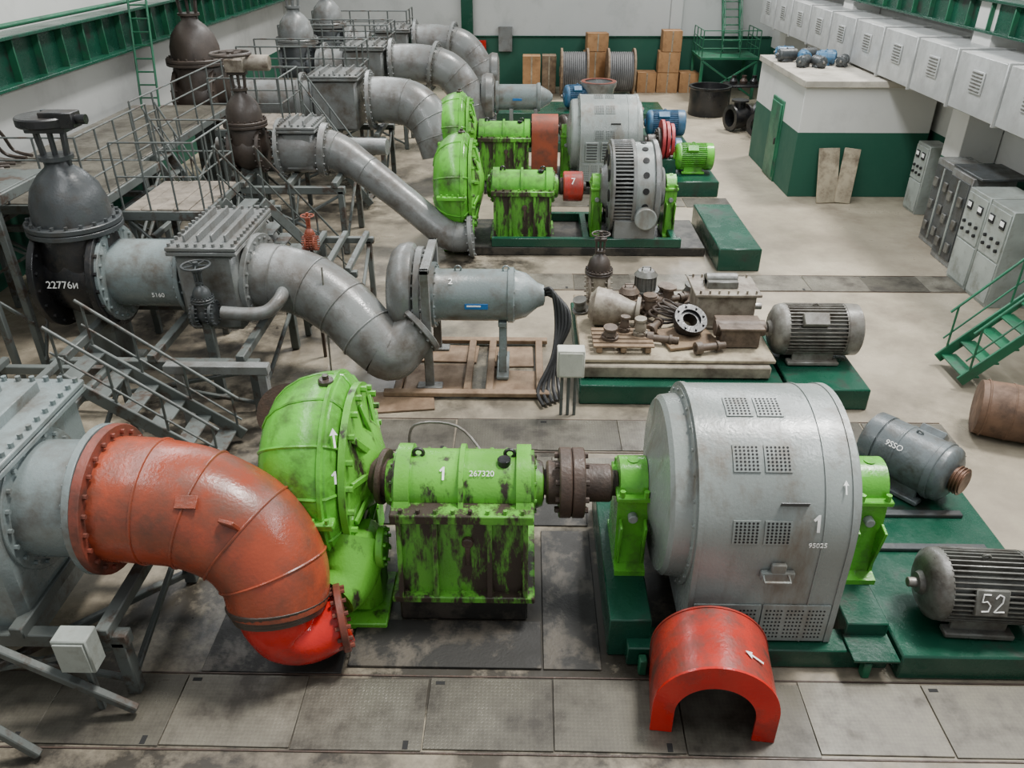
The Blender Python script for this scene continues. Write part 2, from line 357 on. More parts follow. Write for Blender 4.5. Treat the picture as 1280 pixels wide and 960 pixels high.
# ================================================================= ROW COMPONENTS
def generator(x0,x1,Y,Z,R,zb,mt,label,marks=True,louvre=False):
    T=Thing('generator',label,'electric machine',((x0+x1)/2,Y,zb))
    arc=[( -math.cos(a)*R, math.sin(a)*R) for a in [pi*i/40 for i in range(41)]]
    prof=[(-R,zb-Z)]+arc+[(R,zb-Z)]
    b=B();b.prism(prof,(x0,Y,Z),(0,1,0),(0,0,1),(x1-x0,0,0))
    R2=R+.012
    arc2=[( -math.cos(a)*R2, math.sin(a)*R2) for a in [pi*i/40 for i in range(41)]]
    for xx,ww in ((x0-.01,.05),(x1-.3,.012),(x1-.05,.06)): b.prism([(-R2,zb-Z)]+arc2+[(R2,zb-Z)],(xx,Y,Z),(0,1,0),(0,0,1),(ww,0,0))
    part(T,'stator_casing',b,mt)
    for sgn,xa in((-1,x0),(1,x1)):
        e=B();prof=[(0,R*.97),(.03,R*.97),(.04,R*.9),(.2,R*.88),(.24,R*.84),(.25,R*.6),(.28,R*.5),(.34,R*.3),(.36,.16)]
        if sgn>0: prof=[(t*.5,r*.96) for t,r in prof]
        e.lathe((xa,Y,Z),(sgn,0,0),prof,56)
        if sgn<0: e.bolts((xa+sgn*.03,Y,Z),(sgn,0,0),R*.94,26,.016,.02)
        part(T,'end_bell',e,[mt,BLK])
    xc=(x0+x1)/2-.14
    def pt(x,ph,r): return V((x,Y-r*math.cos(ph),Z+r*math.sin(ph)))
    for ph0,ph1 in((74,89),(43,57),(6,19)):
        a0,a1=math.radians(ph0),math.radians(ph1)
        for xa in(xc-.27,xc+.02):
            g=B();w_=.25
            g.sheet(lambda s,t:pt(xa+w_*s,a0+(a1-a0)*t,R+.012),1,6)
            for xe in(xa,xa+w_): g.sheet(lambda s,t:pt(xe,a0+(a1-a0)*t,R+.012*s-.002*(1-s)),1,6)
            for ae in(a0,a1): g.add([pt(xa,ae,R+.012),pt(xa+w_,ae,R+.012),pt(xa+w_,ae,R-.002),pt(xa,ae,R-.002)],[(0,1,2,3)])
            g.mat(1)
            for i in range(6):
                for j in range(7):
                    c=pt(xa+.03+i*(w_-.06)/5,a0+(a1-a0)*(.1+.8*j/6),R+.01);nn=(c-V((c.x,Y,Z))).normalized()
                    g.cyl(c,c+nn*.005,.0115,None,8)
            part(T,'perforated_panel',g,[mt,BLK])
    for k in range(2):
        g=B();w_=(x1-x0-.1)/2;xl=x0+.04+k*w_
        g.box((xl+w_/2,Y-R-.012,zb+.26),(w_-.012,.02,.48))
        g.mat(1)
        for grp in range(3):
            for i in range(5):
                for j in range(8):
                    xx=xl+.05+grp*(w_-.05)/3+i*.036;zz=zb+.08+j*.05;g.cyl((xx,Y-R-.02,zz),(xx,Y-R-.026,zz),.0105,None,6)
        part(T,'lower_grille',g,[mt,BLK])
    if louvre:
        for k in range(3):
            g=B();g.box((x0+.3+k*.42,Y-R-.03,Z-.2),(.34,.04,.5));g.mat(1)
            for j in range(6): g.box((x0+.3+k*.42,Y-R-.055,Z-.38+j*.075),(.28,.02,.035))
            part(T,'louvre_panel',g,[mt,DG])
    c=pt(xc+.28,math.radians(27),R+.006)
    g=B();g.box(c,(.26,.012,.09),(27,0,0));part(T,'nameplate',g,DG)
    g=B();zz=Z-.22
    g.box((xc+.2,Y-R-.03,zz-.02),(.32,.06,.1));g.tube([(xc+.06,Y-R-.05,zz),(xc+.06,Y-R-.13,zz-.02),(xc+.3,Y-R-.13,zz-.02),(xc+.3,Y-R-.05,zz)],.015,8)
    g.box((xc+.2,Y-R-.03,zz+.06),(.14,.05,.12))
    part(T,'handle',g,mt)
    if marks:
        a=math.radians(18);text(T,'1',pt(x1-.36,a,R+.02),(0,-math.cos(a),math.sin(a)),(0,.2,1),.24,MW)
        a=math.radians(6);text(T,'95025',pt(x1-.34,a,R+.02),(0,-math.cos(a),math.sin(a)),(0,.2,1),.07,MW)
        a=math.radians(36);arrow(T,pt(x1-.12,a,R+.02),(0,-math.cos(a),math.sin(a)),(0,.2,1),.13,MW)
    return T
def pedestal(xc,w,Y,Z,zb,mt,s=1.0):
    T=Thing('bearing_pedestal','green painted cast iron shaft bearing pedestal','bearing pedestal',(xc,Y,zb),group='bearing pedestals')
    b=B()
    b.prism([(-.5*s,zb-Z),(.5*s,zb-Z),(.5*s,zb-Z+.06),(.36*s,zb-Z+.08),(.3*s,-.1),(.3*s,0),(-.3*s,0),(-.3*s,-.1),(-.36*s,zb-Z+.08),(-.5*s,zb-Z+.06)],(xc-w/2,Y,Z),(0,1,0),(0,0,1),(w,0,0))
    for xx in(xc-w/2+.02,xc+w/2-.05): b.box((xx+.015,Y-.36*s,(zb+Z)/2-.1),(.03,.14,(Z-zb)*.7),(12,0,0))
    part(T,'base',b,mt)
    b=B();a=[(math.cos(pi*i/16)*.3*s,math.sin(pi*i/16)*.3*s) for i in range(17)]
    b.prism(a,(xc-w/2+.02,Y,Z+.045),(0,1,0),(0,0,1),(w-.04,0,0));b.box((xc,Y,Z+.02),(w+.04,.78*s,.06))
    for sx in(-1,1):
        for sy in(-1,1): b.cyl((xc+sx*w*.38,Y+sy*.35*s,Z+.03),(xc+sx*w*.38,Y+sy*.35*s,Z+.12),.03,None,6)
    b.cyl((xc,Y,Z+.3*s),(xc,Y,Z+.36*s),.06,None,12);part(T,'bearing_cap',b,mt)
    b=B();b.cyl((xc,Y-.3*s,Z-.22),(xc,Y-.4*s,Z-.22),.05,None,16,ch=.01);part(T,'oil_gauge',b,GL)
    return T
def shaft(x0,x1,Y,Z,xf,mt,rf=.4,rs=.2):
    T=Thing('shaft_coupling','rusty flanged shaft coupling between the machines','shaft coupling',((x0+x1)/2,Y,Z))
    b=B();b.cyl((x0,Y,Z),(x1,Y,Z),rs*.75,None,32);b.cyl((x0+.06,Y,Z),(xf-.1,Y,Z),rs+.05,None,36,ch=.02);b.cyl((xf+.12,Y,Z),(x1-.06,Y,Z),rs+.02,None,36,ch=.02);part(T,'shaft',b,mt)
    for i in(0,1):
        b=B();xa=xf-.13+i*.135;b.cyl((xa,Y,Z),(xa+.128,Y,Z),rf,None,48,ch=.012);b.bolts((xa+.128 if i else xa,Y,Z),(1 if i else -1,0,0),rf*.8,10,.03,.04);part(T,'flange',b,mt)
    return T
def housing(x0,x1,Y,Z,zb,m1,m2,label,num=None,s=1.0,r=.34,flare=.06):
    T=Thing('bearing_housing',label,'bearing housing',((x0+x1)/2,Y,zb))
    L=x1-x0;hy=.44*s;xc=(x0+x1)/2
    b=B();b.prism([(-hy-flare,zb+.08-Z),(hy+flare,zb+.08-Z),(hy,-.05),(-hy,-.05)],(x0+.03,Y,Z),(0,1,0),(0,0,1),(L-.06,0,0))
    b.box((xc,Y,zb+.04),(L+.1,2*(hy+flare)+.2,.08))
    for xx in(x0+.05,x0+L*.3,x0+L*.7,x1-.05): b.prism([(-hy-flare-.09,zb+.08-Z),(-hy+.02,zb+.08-Z),(-hy+.02,-.08),(-hy-.08,-.08)],(xx-.025,Y,Z),(0,1,0),(0,0,1),(.05,0,0))
    for i in range(5): b.cyl((x0+.1+i*(L-.2)/4,Y-hy-flare-.06,zb+.08),(x0+.1+i*(L-.2)/4,Y-hy-flare-.06,zb+.13),.025,None,6)
    part(T,'lower_body',b,m2)
    b=B();b.box((xc,Y,Z-.03),(L+.06,2*hy+.22,.11));
    for sy in(-1,1):
        for i in range(8): b.cyl((x0+.08+i*(L-.16)/7,Y+sy*(hy+.06),Z-.1),(x0+.08+i*(L-.16)/7,Y+sy*(hy+.06),Z+.07),.024,None,6)
    part(T,'split_flange',b,m2)
    b=B();ang=[pi*i/24 for i in range(25)]
    sad=lambda rr:[(math.cos(a)*rr*1.12,math.sin(a)*rr) for a in ang]
    b.prism([(hy*.92,0)]+sad(r)+[(-hy*.92,0),(-hy*.92,-.05),(hy*.92,-.05)],(x0+.1,Y,Z+.02),(0,1,0),(0,0,1),(L-.2,0,0))
    for xx,ww in((x0,.15),(x0+L*.47,.05),(x1-.15,.15)): b.prism([(hy*.98,0),(hy*.9,.06)]+sad(r+.05)+[(-hy*.9,.06),(-hy*.98,0)],(xx,Y,Z+.02),(0,1,0),(0,0,1),(ww,0,0))
    part(T,'upper_cover',b,m1)
    for xx in(x0+.22,x1-.22):
        b=B();b.torus((xx,Y,Z+r+.05),(0,1,0),.05,.02,16,6);part(T,'lifting_eye',b,DK)
    for xa,sg in((x0,-1),(x1,1)):
        b=B();b.lathe((xa,Y,Z),(sg,0,0),[(-.06,r+.02),(.03,r+.02),(.05,r*.8),(.12,r*.7),(.14,.15)],32);b.bolts((xa+sg*.03,Y,Z),(sg,0,0),r*.9,10,.02,.03);part(T,'end_cover',b,m2)
    b=B();b.cyl((xc+.05,Y-hy-.02,Z-.35),(xc+.05,Y-hy-.09,Z-.35),.06,None,20,ch=.01);b.box((xc+.05,Y-hy-.07,Z-.52),(.05,.04,.24));part(T,'valve_handle',b,[RU])
    b=B();b.cyl((xc+.3*L,Y-.1,Z+r-.05),(xc+.3*L,Y-.1,Z+r+.06),.07,None,16,ch=.01);part(T,'filler_cap',b,DK)
    if num:
        a=math.radians(52);n=(0,-math.cos(a)*.9,math.sin(a));q=lambda x:(x,Y-(r*1.12+.012)*math.cos(a),Z+.02+(r+.016)*math.sin(a))
        text(T,num[0],q(x0+.49),n,(0,1,1),.2,MW)
        if len(num)>1: text(T,num[1],q(x0+.88),n,(0,1,1),.085,MW)
    return T
def pump(xc,Y,Z,R,w,mt,label,marks=None,nr=12):
    T=Thing('centrifugal_pump',label,'pump',(xc,Y,0))
    k=w
    prof=[(-.64,.25),(-.635,.5),(-.6,.68),(-.53,.83),(-.42,.96),(-.26,1.07),(-.08,1.13),(.08,1.15),(.2,1.12),(.27,1.02),(.3,.86)]
    P=[(t*k,r*R/1.15) for t,r in prof]
    b=B();b.lathe((xc,Y,Z),(1,0,0),P,64)
    for i in range(nr):
        th=2*pi*(i+.5)/nr;d=V((0,math.cos(th),math.sin(th)))
        b.tube([V((xc+t,Y,Z))+d*(r-.004) for t,r in P[1:]],.02*R,6)
    b.tube([V((xc+.14*k,Y,Z))+V((0,math.cos(2*pi*i/48),math.sin(2*pi*i/48)))*(R*.985) for i in range(48)],.035*R,6,closed=True)
    part(T,'volute_casing',b,mt)
    b=B();b.lathe((xc+.3*k,Y,Z),(1,0,0),[(0,R*.88),(.07,R*.88),(.08,R*.78),(.13,R*.5),(.22,R*.42),(.26,R*.3),(.3,.2)],56)
    b.bolts((xc+.3*k+.07,Y,Z),(1,0,0),R*.82,20,.035,.07)
    for i in range(10):
        th=2*pi*(i+.5)/10;d=V((0,math.cos(th),math.sin(th)))
        b.beam(V((xc+.3*k+.11,Y,Z))+d*R*.74,V((xc+.3*k+.22,Y,Z))+d*R*.32,.04,.07)
    part(T,'side_cover',b,[GR])
    for sy in(-1,1):
        b=B();b.box((xc-.1*k,Y+sy*(R+.0),Z),(.75*k,.14,.08))
        for i in range(5): b.cyl((xc-.35*k+i*.14*k,Y+sy*(R+.04),Z+.04),(xc-.35*k+i*.14*k,Y+sy*(R+.04),Z+.09),.022,None,6)
        part(T,'split_flange',b,mt)
    b=B();b.cyl((xc+.08,Y,Z+R-.03),(xc+.08,Y,Z+R+.05),.08,None,16,ch=.015);b.cyl((xc+.08,Y,Z+R+.05),(xc+.08,Y,Z+R+.09),.035,None,6);part(T,'top_plug',b,BRN)
    hb=Z-R*.6
    for sy in(-1,1):
        b=B();b.box((xc,Y+sy*R*.5,hb/2+.02),(.8*k,.35,hb+.02));part(T,'foot',b,mt)
    if marks:
        for ph,dx,s in marks:
            a=math.radians(ph);nn=V((.35,-math.cos(a),math.sin(a)))
            rr=R*.97+.02
            q=V((xc+dx,Y-rr*math.cos(a),Z+rr*math.sin(a)))
            if s=='^': arrow(T,q,nn,(0,.3,1),.2,MW)
            else: text(T,s,q,nn,(0,.3,1),.18,MW)
    return T
def pipe(name,pts,rad,mt,label,cat='pipe',seams=(),k=6,fl=(),n=40,fm=None,loc=None):
    T=Thing(name,label,cat,loc or tuple(pts[0]))
    P=spline(pts,k);R=lerpl(rad,len(P)) if isinstance(rad,(list,tuple)) else [rad]*len(P)
    b=B();b.tube(P,R,n)
    for s in seams:
        i=int(s*(len(P)-1));t=(P[min(i+1,len(P)-1)]-P[max(i-1,0)]).normalized();b.torus(P[i],t,R[i]+.002,.014,n,6)
    part(T,'pipe_body',b,mt)
    for s,rf,th in fl:
        i=int(s*(len(P)-1));t=(P[min(i+1,len(P)-1)]-P[max(i-1,0)]).normalized()
        b=B();b.cyl(P[i]-t*th/2,P[i]+t*th/2,rf,None,n,ch=.008)
        b.bolts(P[i]+t*th/2,t,rf*.9,max(12,int(rf*32)),.024,.035);b.bolts(P[i]-t*th/2,-t,rf*.9,max(12,int(rf*32)),.024,.035)
        part(T,'flange',b,fm or mt)
    return T
def emotor(loc,L,R,mt,label,rot=0,name='electric_motor',group=None,tb=True,fins=True,num=None,shaftr=.06,fm=None,sm=None):
    x,y,z=loc;T=Thing(name,label,'motor',loc,group)
    Z=z+R*1.12
    b=B();b.cyl((x-L*.36,y,Z),(x+L*.36,y,Z),R*.86 if fins else R,None,40)
    if fins:
        for i in range(40):
            th=2*pi*i/40
            if -2.1<math.atan2(math.sin(th),math.cos(th))<-1.0: continue
            d=V((0,math.cos(th),math.sin(th)))
            b.box(V((x,y,Z))+d*R*.92,(L*.7,.014,R*.2),Euler((th-pi/2,0,0)).to_matrix(),b=.002)
    else:
        b.cyl((x-L*.36,y,Z),(x-L*.28,y,Z),R*1.05,None,40,ch=.01);b.cyl((x+L*.1,y,Z),(x+L*.14,y,Z),R*1.03,None,40,ch=.01)
    part(T,'finned_body' if fins else 'motor_body',b,mt)
    for sg in(-1,1):
        b=B();b.lathe((x+sg*L*.34,y,Z),(sg,0,0),[(0,R),(.06*L,R),(.1*L,R*.95),(.15*L,R*.7),(.16*L,R*.35),(.2*L,R*.28)],40)
        if sg>0: b.lathe((x+L*.36,y,Z),(1,0,0),[(0,R*1.02),(.17*L,R*1.0),(.19*L,R*.9),(.19*L,.1)],40)
        else: b.bolts((x-L*.42,y,Z),(-1,0,0),R*.88,8,.018,.03)
        part(T,'fan_cover' if sg>0 else 'end_shield',b,fm or mt)
    b=B();b.cyl((x-L*.62,y,Z),(x-L*.45,y,Z),shaftr,None,20,ch=.006)
    if shaftr>.1:
        for i in range(3): b.cyl((x-L*(.52+.035*i),y,Z),(x-L*(.535+.035*i),y,Z),shaftr*1.18,None,20,ch=.003)
    part(T,'shaft',b,sm or STL)
    for sy in(-1,1):
        b=B();b.box((x,y+sy*R*.75,z+.03),(L*.62,R*.4,.06));b.box((x,y+sy*R*.68,z+R*.28),(L*.5,.05,R*.5));part(T,'foot',b,mt)
    if tb:
        b=B();b.box((x-L*.05,y-R*.72,Z+R*.72),(L*.3,R*.5,R*.4),(45,0,0));part(T,'terminal_box',b,fm or mt)
    b=B();b.torus((x,y,Z+R*1.0),(0,1,0),R*.1,.014,14,6);part(T,'lifting_eye',b,mt)
    if num:
        a=math.radians(20);nn=V((0,-math.cos(a),math.sin(a)));c=V((x-L*.02,y,Z-.03))+nn*R*1.0
        b=B();b.box(c,(L*.29,.05,L*.25),(-20,0,0));part(T,'terminal_cover',b,[mt])
        # thin hand-painted digits built from strokes
        r_=V((1,0,0));u_=r_.cross(-nn).normalized() if False else V((0,math.sin(a),math.cos(a)))
        o_=c+nn*.03;k_=L*.17
        def P2(x_,y_): return o_+r_*x_*k_+u_*y_*k_
        b=B()
        b.tube([P2(-.15,.5),P2(-.5,.5),P2(-.55,.08),P2(-.3,.12),P2(-.12,-.1),P2(-.2,-.42),P2(-.55,-.45)],.007,6)
        b.tube([P2(.12,.3),P2(.28,.52),P2(.5,.42),P2(.48,.1),P2(.1,-.45),P2(.6,-.42)],.007,6)
        part(T,'painted_number',b,MW)
    T.rotation_euler=(0,0,math.radians(rot));return T
def plinth(x0,x1,y0,y1,h,mt,label,loc=None):
    b=B();b.box(((x0+x1)/2,(y0+y1)/2,h/2),(x1-x0,y1-y0,h),b=.02);return solo('machine_plinth',b,mt,label,'plinth',((x0+x1)/2,(y0+y1)/2,0))
def handwheel(T,c,axis,R,mt,name='handwheel',parent=None):
    a,u,v=basis(axis);c=V(c);b=B();b.torus(c,axis,R,R*.09,32,8);b.cyl(c-a*.04,c+a*.05,R*.2,None,12)
    for i in range(5):
        th=2*pi*i/5;b.rod(c,c+(u*math.cos(th)+v*math.sin(th))*R,R*.06,6)
    return part(T,name,b,mt,parent)
def gate_valve(x,Y,Z,R,mt,label,top='gear',s=1.0,mb=None,rf=None,th=None,leg=False):
    mb=mb or mt;rf=rf or R*1.35
    T=Thing('gate_valve',label,'valve',(x,Y,0 if leg else Z-rf))
    b=B();b.lathe((x-R*.75,Y,Z),(1,0,0),[(0,R),(R*.3,R*1.1),(R*.75,R*1.25),(R*1.2,R*1.1),(R*1.5,R)],40)
    b.lathe((x,Y,Z),(0,0,1),[(-R*.9,R*.5),(-R*.6,R*.95),(0,R*1.15),(R*1.2,R*1.05),(R*1.35,R*1.0)],36);part(T,'valve_body',b,mt)
    if leg:
        b=B();b.box((x,Y,(Z-R*.8)/2),(R*1.1,R*.9,Z-R*.8));b.box((x,Y,.04),(R*1.6,R*1.4,.08));part(T,'support_leg',b,GS)
    for sg in(-1,1):
        b=B();b.cyl((x+sg*R*.72,Y,Z),(x+sg*(R*.72+.1*s),Y,Z),rf,None,44,ch=.01);b.bolts((x+sg*(R*.72+.1*s),Y,Z),(sg,0,0),rf*.9,18,.03*s,.04);b.bolts((x+sg*(R*.72),Y,Z),(-sg,0,0),rf*.9,18,.03*s,.04);part(T,'flange',b,mt)
    z1=Z+R*1.35
    b=B();b.cyl((x,Y,z1),(x,Y,z1+.08*s),R*1.28,None,40,ch=.01);b.cyl((x,Y,z1+.09*s),(x,Y,z1+.17*s),R*1.28,None,40,ch=.01);b.bolts((x,Y,z1+.17*s),(0,0,1),R*1.17,20,.03*s,.05*s)
    b.lathe((x,Y,z1+.15*s),(0,0,1),[(0,R*1.05),(R*.5,R*1.02),(R*.95,R*.88),(R*1.3,R*.6),(R*1.5,R*.36),(R*1.7,R*.3)],36);part(T,'bonnet',b,mb)
    z2=z1+.15*s+R*1.7
    b=B()
    for sy in(-1,1): b.beam((x+sy*R*.3,Y,z2-.1*s),(x+sy*R*.38,Y,z2+.42*s),.07*s,.09*s)
    b.box((x,Y,z2+.44*s),(R*1.1,R*.5,.1*s));b.cyl((x,Y,z2-.1*s),(x,Y,z2+.7*s),.04*s,None,12);b.cyl((x,Y,z2),(x,Y,z2+.06*s),R*.45,None,24);part(T,'yoke',b,mb)
    z3=z2+.49*s
    if top=='gear':
        b=B();b.cyl((x,Y,z3),(x,Y,z3+.14*s),R*.75,None,32,ch=.02);b.box((x+R*.5,Y-.1,z3+.1*s),(R*.9,R*.5,.22*s));b.cyl((x+R*.4,Y-.1,z3+.1*s),(x+R*1.2,Y-.1,z3+.1*s),.07*s,None,16);part(T,'gear_head',b,mt)
    elif top=='wheel': handwheel(T,(x,Y,z3+.14*s),(0,0,1),th or R*.8,mb)
    else:
        b=B();b.box((x,Y,z3+.14*s),(.5*s,.42*s,.32*s));b.cyl((x+.2*s,Y,z3+.2*s),(x+.9*s,Y,z3+.2*s),.2*s,None,24,ch=.02);part(T,'actuator',b,BG)
        handwheel(T,(x-.1*s,Y,z3+.42*s),(0,0,1),.5*s,BRN)
    return T
def railing(pts,h,label='thin grey steel guard railing around the platform',mt=GS,step=1.0,mid=1,r=.018):
    T=Thing('guard_railing',label,'railing',pts[0],group='platform railings')
    P=[V(p) for p in pts];up=V((0,0,h))
    pb=B();pb.rod((0,0,0),(0,0,h),r*1.2,8);pm=mkmesh('post',pb,mt,V((0,0,0)))
    for a,c in zip(P[:-1],P[1:]):
        n=max(1,int(round((c-a).length/step)))
        for i in range(n+1):
            if i==n and c!=P[-1]: continue
            q=a.lerp(c,i/n);o=bpy.data.objects.new('post',pm);COL.objects.link(o);o.parent=T;o.location=q-P[0]
    for k in range(mid+1):
        b=B();f=(k+1)/(mid+1)
        for a,c in zip(P[:-1],P[1:]): b.rod(a+up*f,c+up*f,r)
        part(T,'rail',b,mt)
    return T
def deck(x0,x1,y0,y1,z,label,mt=DW):
    T=Thing('service_platform',label,'platform',((x0+x1)/2,(y0+y1)/2,0))
    b=B()
    if mt is DW:
        n=max(3,int((x1-x0)/.24));w_=(x1-x0)/n
        for i in range(n): b.box((x0+w_*(i+.5),(y0+y1)/2,z+random.uniform(-.006,.006)),(w_-.012,y1-y0,.05))
    else: b.box(((x0+x1)/2,(y0+y1)/2,z),(x1-x0,y1-y0,.04))
    part(T,'deck',b,mt)
    b=B()
    for yy in(y0,y1): b.box(((x0+x1)/2,yy,z-.08),(x1-x0+.08,.08,.16))
    for xx in(x0,x1): b.box((xx,(y0+y1)/2,z-.08),(.08,y1-y0,.16))
    part(T,'frame',b,GS)
    for xx in(x0+.06,x1-.06):
        for yy in(y0+.06,y1-.06):
            b=B();b.box((xx,yy,(z-.1)/2),(.11,.11,z-.1));part(T,'leg',b,GS)
    for p,q in(((x0,y0,z*.25),(x1,y0,z-.2)),((x1,y0,z*.3),(x0,y0,z*.95)),((x1,y0,.2),(x1,y1,z-.2))):
        b=B();b.beam(p,q,.05);part(T,'brace',b,GS)
    return T
def trestle(pts_top,h0,label='grey welded steel pipe support trestle',w=.13,zb=0):
    (x0,y0),(x1,y1)=pts_top
    T=Thing('pipe_support_trestle',label,'support frame',((x0+x1)/2,(y0+y1)/2,zb))
    b=B();b.box(((x0+x1)/2,y0,h0),(x1-x0+.2,w,w*1.2));b.box(((x0+x1)/2,y1,h0),(x1-x0+.2,w,w*1.2))
    for f in(0.05,.5,.95): b.box((x0+(x1-x0)*f,(y0+y1)/2,h0+w),(w,y1-y0+.2,w))
    part(T,'top_beam',b,GS)
    for xx in(x0,x1):
        for yy in(y0,y1):
            b=B();b.box((xx,yy,(h0+zb)/2),(w,w,h0-zb-.02));part(T,'leg',b,GS)
    for p,q in(((x0,y0,zb+.15),(x1,y0,h0-.1)),((x0,y0,h0-.1),(x1,y0,zb+.15)),((x1,y0,zb+.15),(x1,y1,h0-.1))):
        b=B();b.beam(p,q,.06);part(T,'brace',b,GS)
    return T
def stair(x0,y0,z0,x1,y1,z1,wid,mt,label,side=V((0,1,0)),n=8,name='steel_staircase',hr=.95):
    T=Thing(name,label,'staircase',(x0,y0,z0))
    p0=V((x0,y0,z0));p1=V((x1,y1,z1))
    for s in(0,1):
        b=B();b.beam(p0+side*wid*s+V((0,0,.1)),p1+side*wid*s,.05,.18);part(T,'stringer',b,mt)
    for i in range(n):
        q=p0.lerp(p1,(i+.7)/n);b=B();d=(p1-p0);d.z=0;d.normalize()
        sz=(.26 if abs(d.x)>.5 else wid, wid if abs(d.x)>.5 else .26,.03);b.box(q+side*wid*.5,sz);part(T,'tread',b,mt)
    for s in(0,1):
        b=B();u=V((0,0,hr));b.rod(p0+side*wid*s+u,p1+side*wid*s+u,.022);b.rod(p0+side*wid*s+u*.5,p1+side*wid*s+u*.5,.016)
        for i in range(4):
            q=p0.lerp(p1,.04+i*.92/3)+side*wid*s;b.rod(q,q+u,.018)
        part(T,'handrail',b,mt)
    return T
def chamber(x0,x1,y0,y1,z0,z1,mt,label,ribs=3):
    xc,yc=(x0+x1)/2,(y0+y1)/2
    T=Thing('pipe_chamber',label,'pipe chamber',(xc,yc,z0))
    b=B();b.box((xc,yc,(z0+z1)/2),(x1-x0,y1-y0,z1-z0),b=.07);part(T,'chamber_body',b,mt)
    b=B();b.box((xc,yc,z1+.02),(x1-x0+.14,y1-y0+.14,.06));b.box((xc,yc,z1+.09),(x1-x0+.14,y1-y0+.14,.06))
    nx=int((x1-x0)/.15)+1;ny=int((y1-y0)/.15)+1
    for i in range(ny+1):
        for xx in(x0-.02,x1+.02): b.cyl((xx,y0+i*(y1-y0)/ny,z1+.12),(xx,y0+i*(y1-y0)/ny,z1+.17),.028,None,6)
    for i in range(1,nx):
        for yy in(y0-.02,y1+.02): b.cyl((x0+i*(x1-x0)/nx,yy,z1+.12),(x0+i*(x1-x0)/nx,yy,z1+.17),.028,None,6)
    for i in range(ribs): b.box((x0+(i+.7)*(x1-x0)/(ribs+.4),yc,z1+.17),(.035,(y1-y0)*.8,.12))
    part(T,'bolted_lid',b,mt);return T
# ================================================================= ROW 1
Y1=6.75;Z1=1.4
plinth(3.7,5.5,5.45,8.95,.32,GD,'dark green painted concrete plinth under the spare motors')
T=Thing('machine_bed','green grimy steel bed frame under the large generator','machine bed',(2.4,Y1,0))
b=B();b.box((2.35,5.72,.13),(2.6,.3,.24));b.box((2.25,7.9,.17),(2.75,.3,.3));b.box((1.08,6.7,.25),(.42,2.0,.5));b.box((3.45,6.75,.23),(.42,2.0,.42));part(T,'bed_frame',b,GD)
for x in(1.2,3.4):
    b=B();b.box((x,5.5,.1),(.08,.1,.2));part(T,'bracket',b,GM)
b=B();b.box((3.45,5.6,.27),(.45,.36,.03));part(T,'foot_plate',b,GD)
generator(1.62,3.06,Y1,Z1,1.06,.26,GL,'large light grey generator with perforated vent panels')
pedestal(1.13,.32,Y1,Z1,.5,G,.85)
pedestal(3.54,.34,Y1,Z1,.44,G,.9)
shaft(.18,.98,Y1,Z1,.5,RU,.37,.18)
housing(-1.3,.08,Y1,Z1-.02,.34,GR,GRR,'green rust-stained bearing housing with bolted split flange',('1','267320'),r=.33,flare=.12,s=1.08)
b=B();b.box((-.62,Y1,.17),(1.35,1.2,.34),b=.02);solo('housing_plinth',b,GRM,'oil soaked low concrete block under the bearing housing','plinth',(-.62,Y1,0))
for (x0,x1,y0,y1,h) in((-1.75,.2,5.5,6.12,.03),(.22,.8,5.5,7.6,.02),(-1.75,.8,7.7,8.25,.02),(-3.2,-1.8,5.42,6.2,.015)):
    b=B();b.box(((x0+x1)/2,(y0+y1)/2,h/2),(x1-x0,y1-y0,h),b=.005);solo('oily_floor_slab',b,SOT,'oil soaked sooty steel floor plate beside the pump','floor plate',((x0+x1)/2,(y0+y1)/2,0),group='oily plates under the pump set')
T=pump(-2.12,7.1,1.36,1.02,.98,G,'large bright green volute pump casing with ribs',[(50,.27,'^'),(28,.3,'1')])
b=B();b.box((-1.85,6.45,.5),(.7,.6,.96),b=.12);b.box((-1.85,6.4,.04),(.85,.8,.08));b.cyl((-1.52,6.4,.8),(-1.44,6.4,.8),.22,None,20,ch=.01);b.bolts((-1.44,6.4,.8),(1,0,0),.18,8,.02,.03);b.tube(spline([(-1.95,6.0,.48),(-1.85,6.2,.55),(-1.8,6.5,.8)],5),[.26,.32,.4],24);part(T,'suction_casting',b,GR)
b=B();b.cyl((-1.56,Y1+.1,Z1),(-1.34,Y1,Z1),.2,None,24);b.cyl((-1.5,Y1+.08,Z1),(-1.44,Y1+.07,Z1),.3,None,24,ch=.01);solo('pump_shaft',b,RU,'dark greasy pump shaft beside the green casing','shaft',(-1.45,Y1,Z1))
ep=[(-3.92,6.03,1.70),(-3.5,6.02,1.68),(-3.09,6.0,1.6),(-2.65,5.9,1.40),(-2.40,5.74,1.09),(-2.36,5.6,.76)]
T=pipe('pipe_elbow',ep,[.60,.60,.585,.56,.52,.47],OR,'large orange-red welded steel pipe elbow',seams=(.22,.42,.6,.8),fl=((0.0,.72,.09),),fm=OR2)
q=V(ep[-1]);tt=V((.08,-.4,-.9)).normalized()
b=B()
for i in range(5): b.torus(q+tt*(.03*i-.05),tt,.465-.014*i,.028,36,6)
part(T,'joint_wrap',b,BRN)
b=B();b.tube(spline([(-2.36,5.6,.74),(-2.33,5.53,.6),(-2.26,5.51,.47),(-2.05,5.56,.41),(-1.78,5.70,.48)],6),[.43,.36,.30,.27,.25],36);part(T,'lower_elbow',b,RD,label='bright red lower elbow')
b=B();dd_=V((.94,.3,.05)).normalized();c_=V((-1.76,5.71,.49));b.cyl(c_-dd_*.07,c_,.34,None,36,ch=.008);b.bolts(c_,dd_,.29,14,.022,.04);b.bolts(c_-dd_*.07,-dd_,.29,14,.022,.04);part(T,'flange',b,OR2)
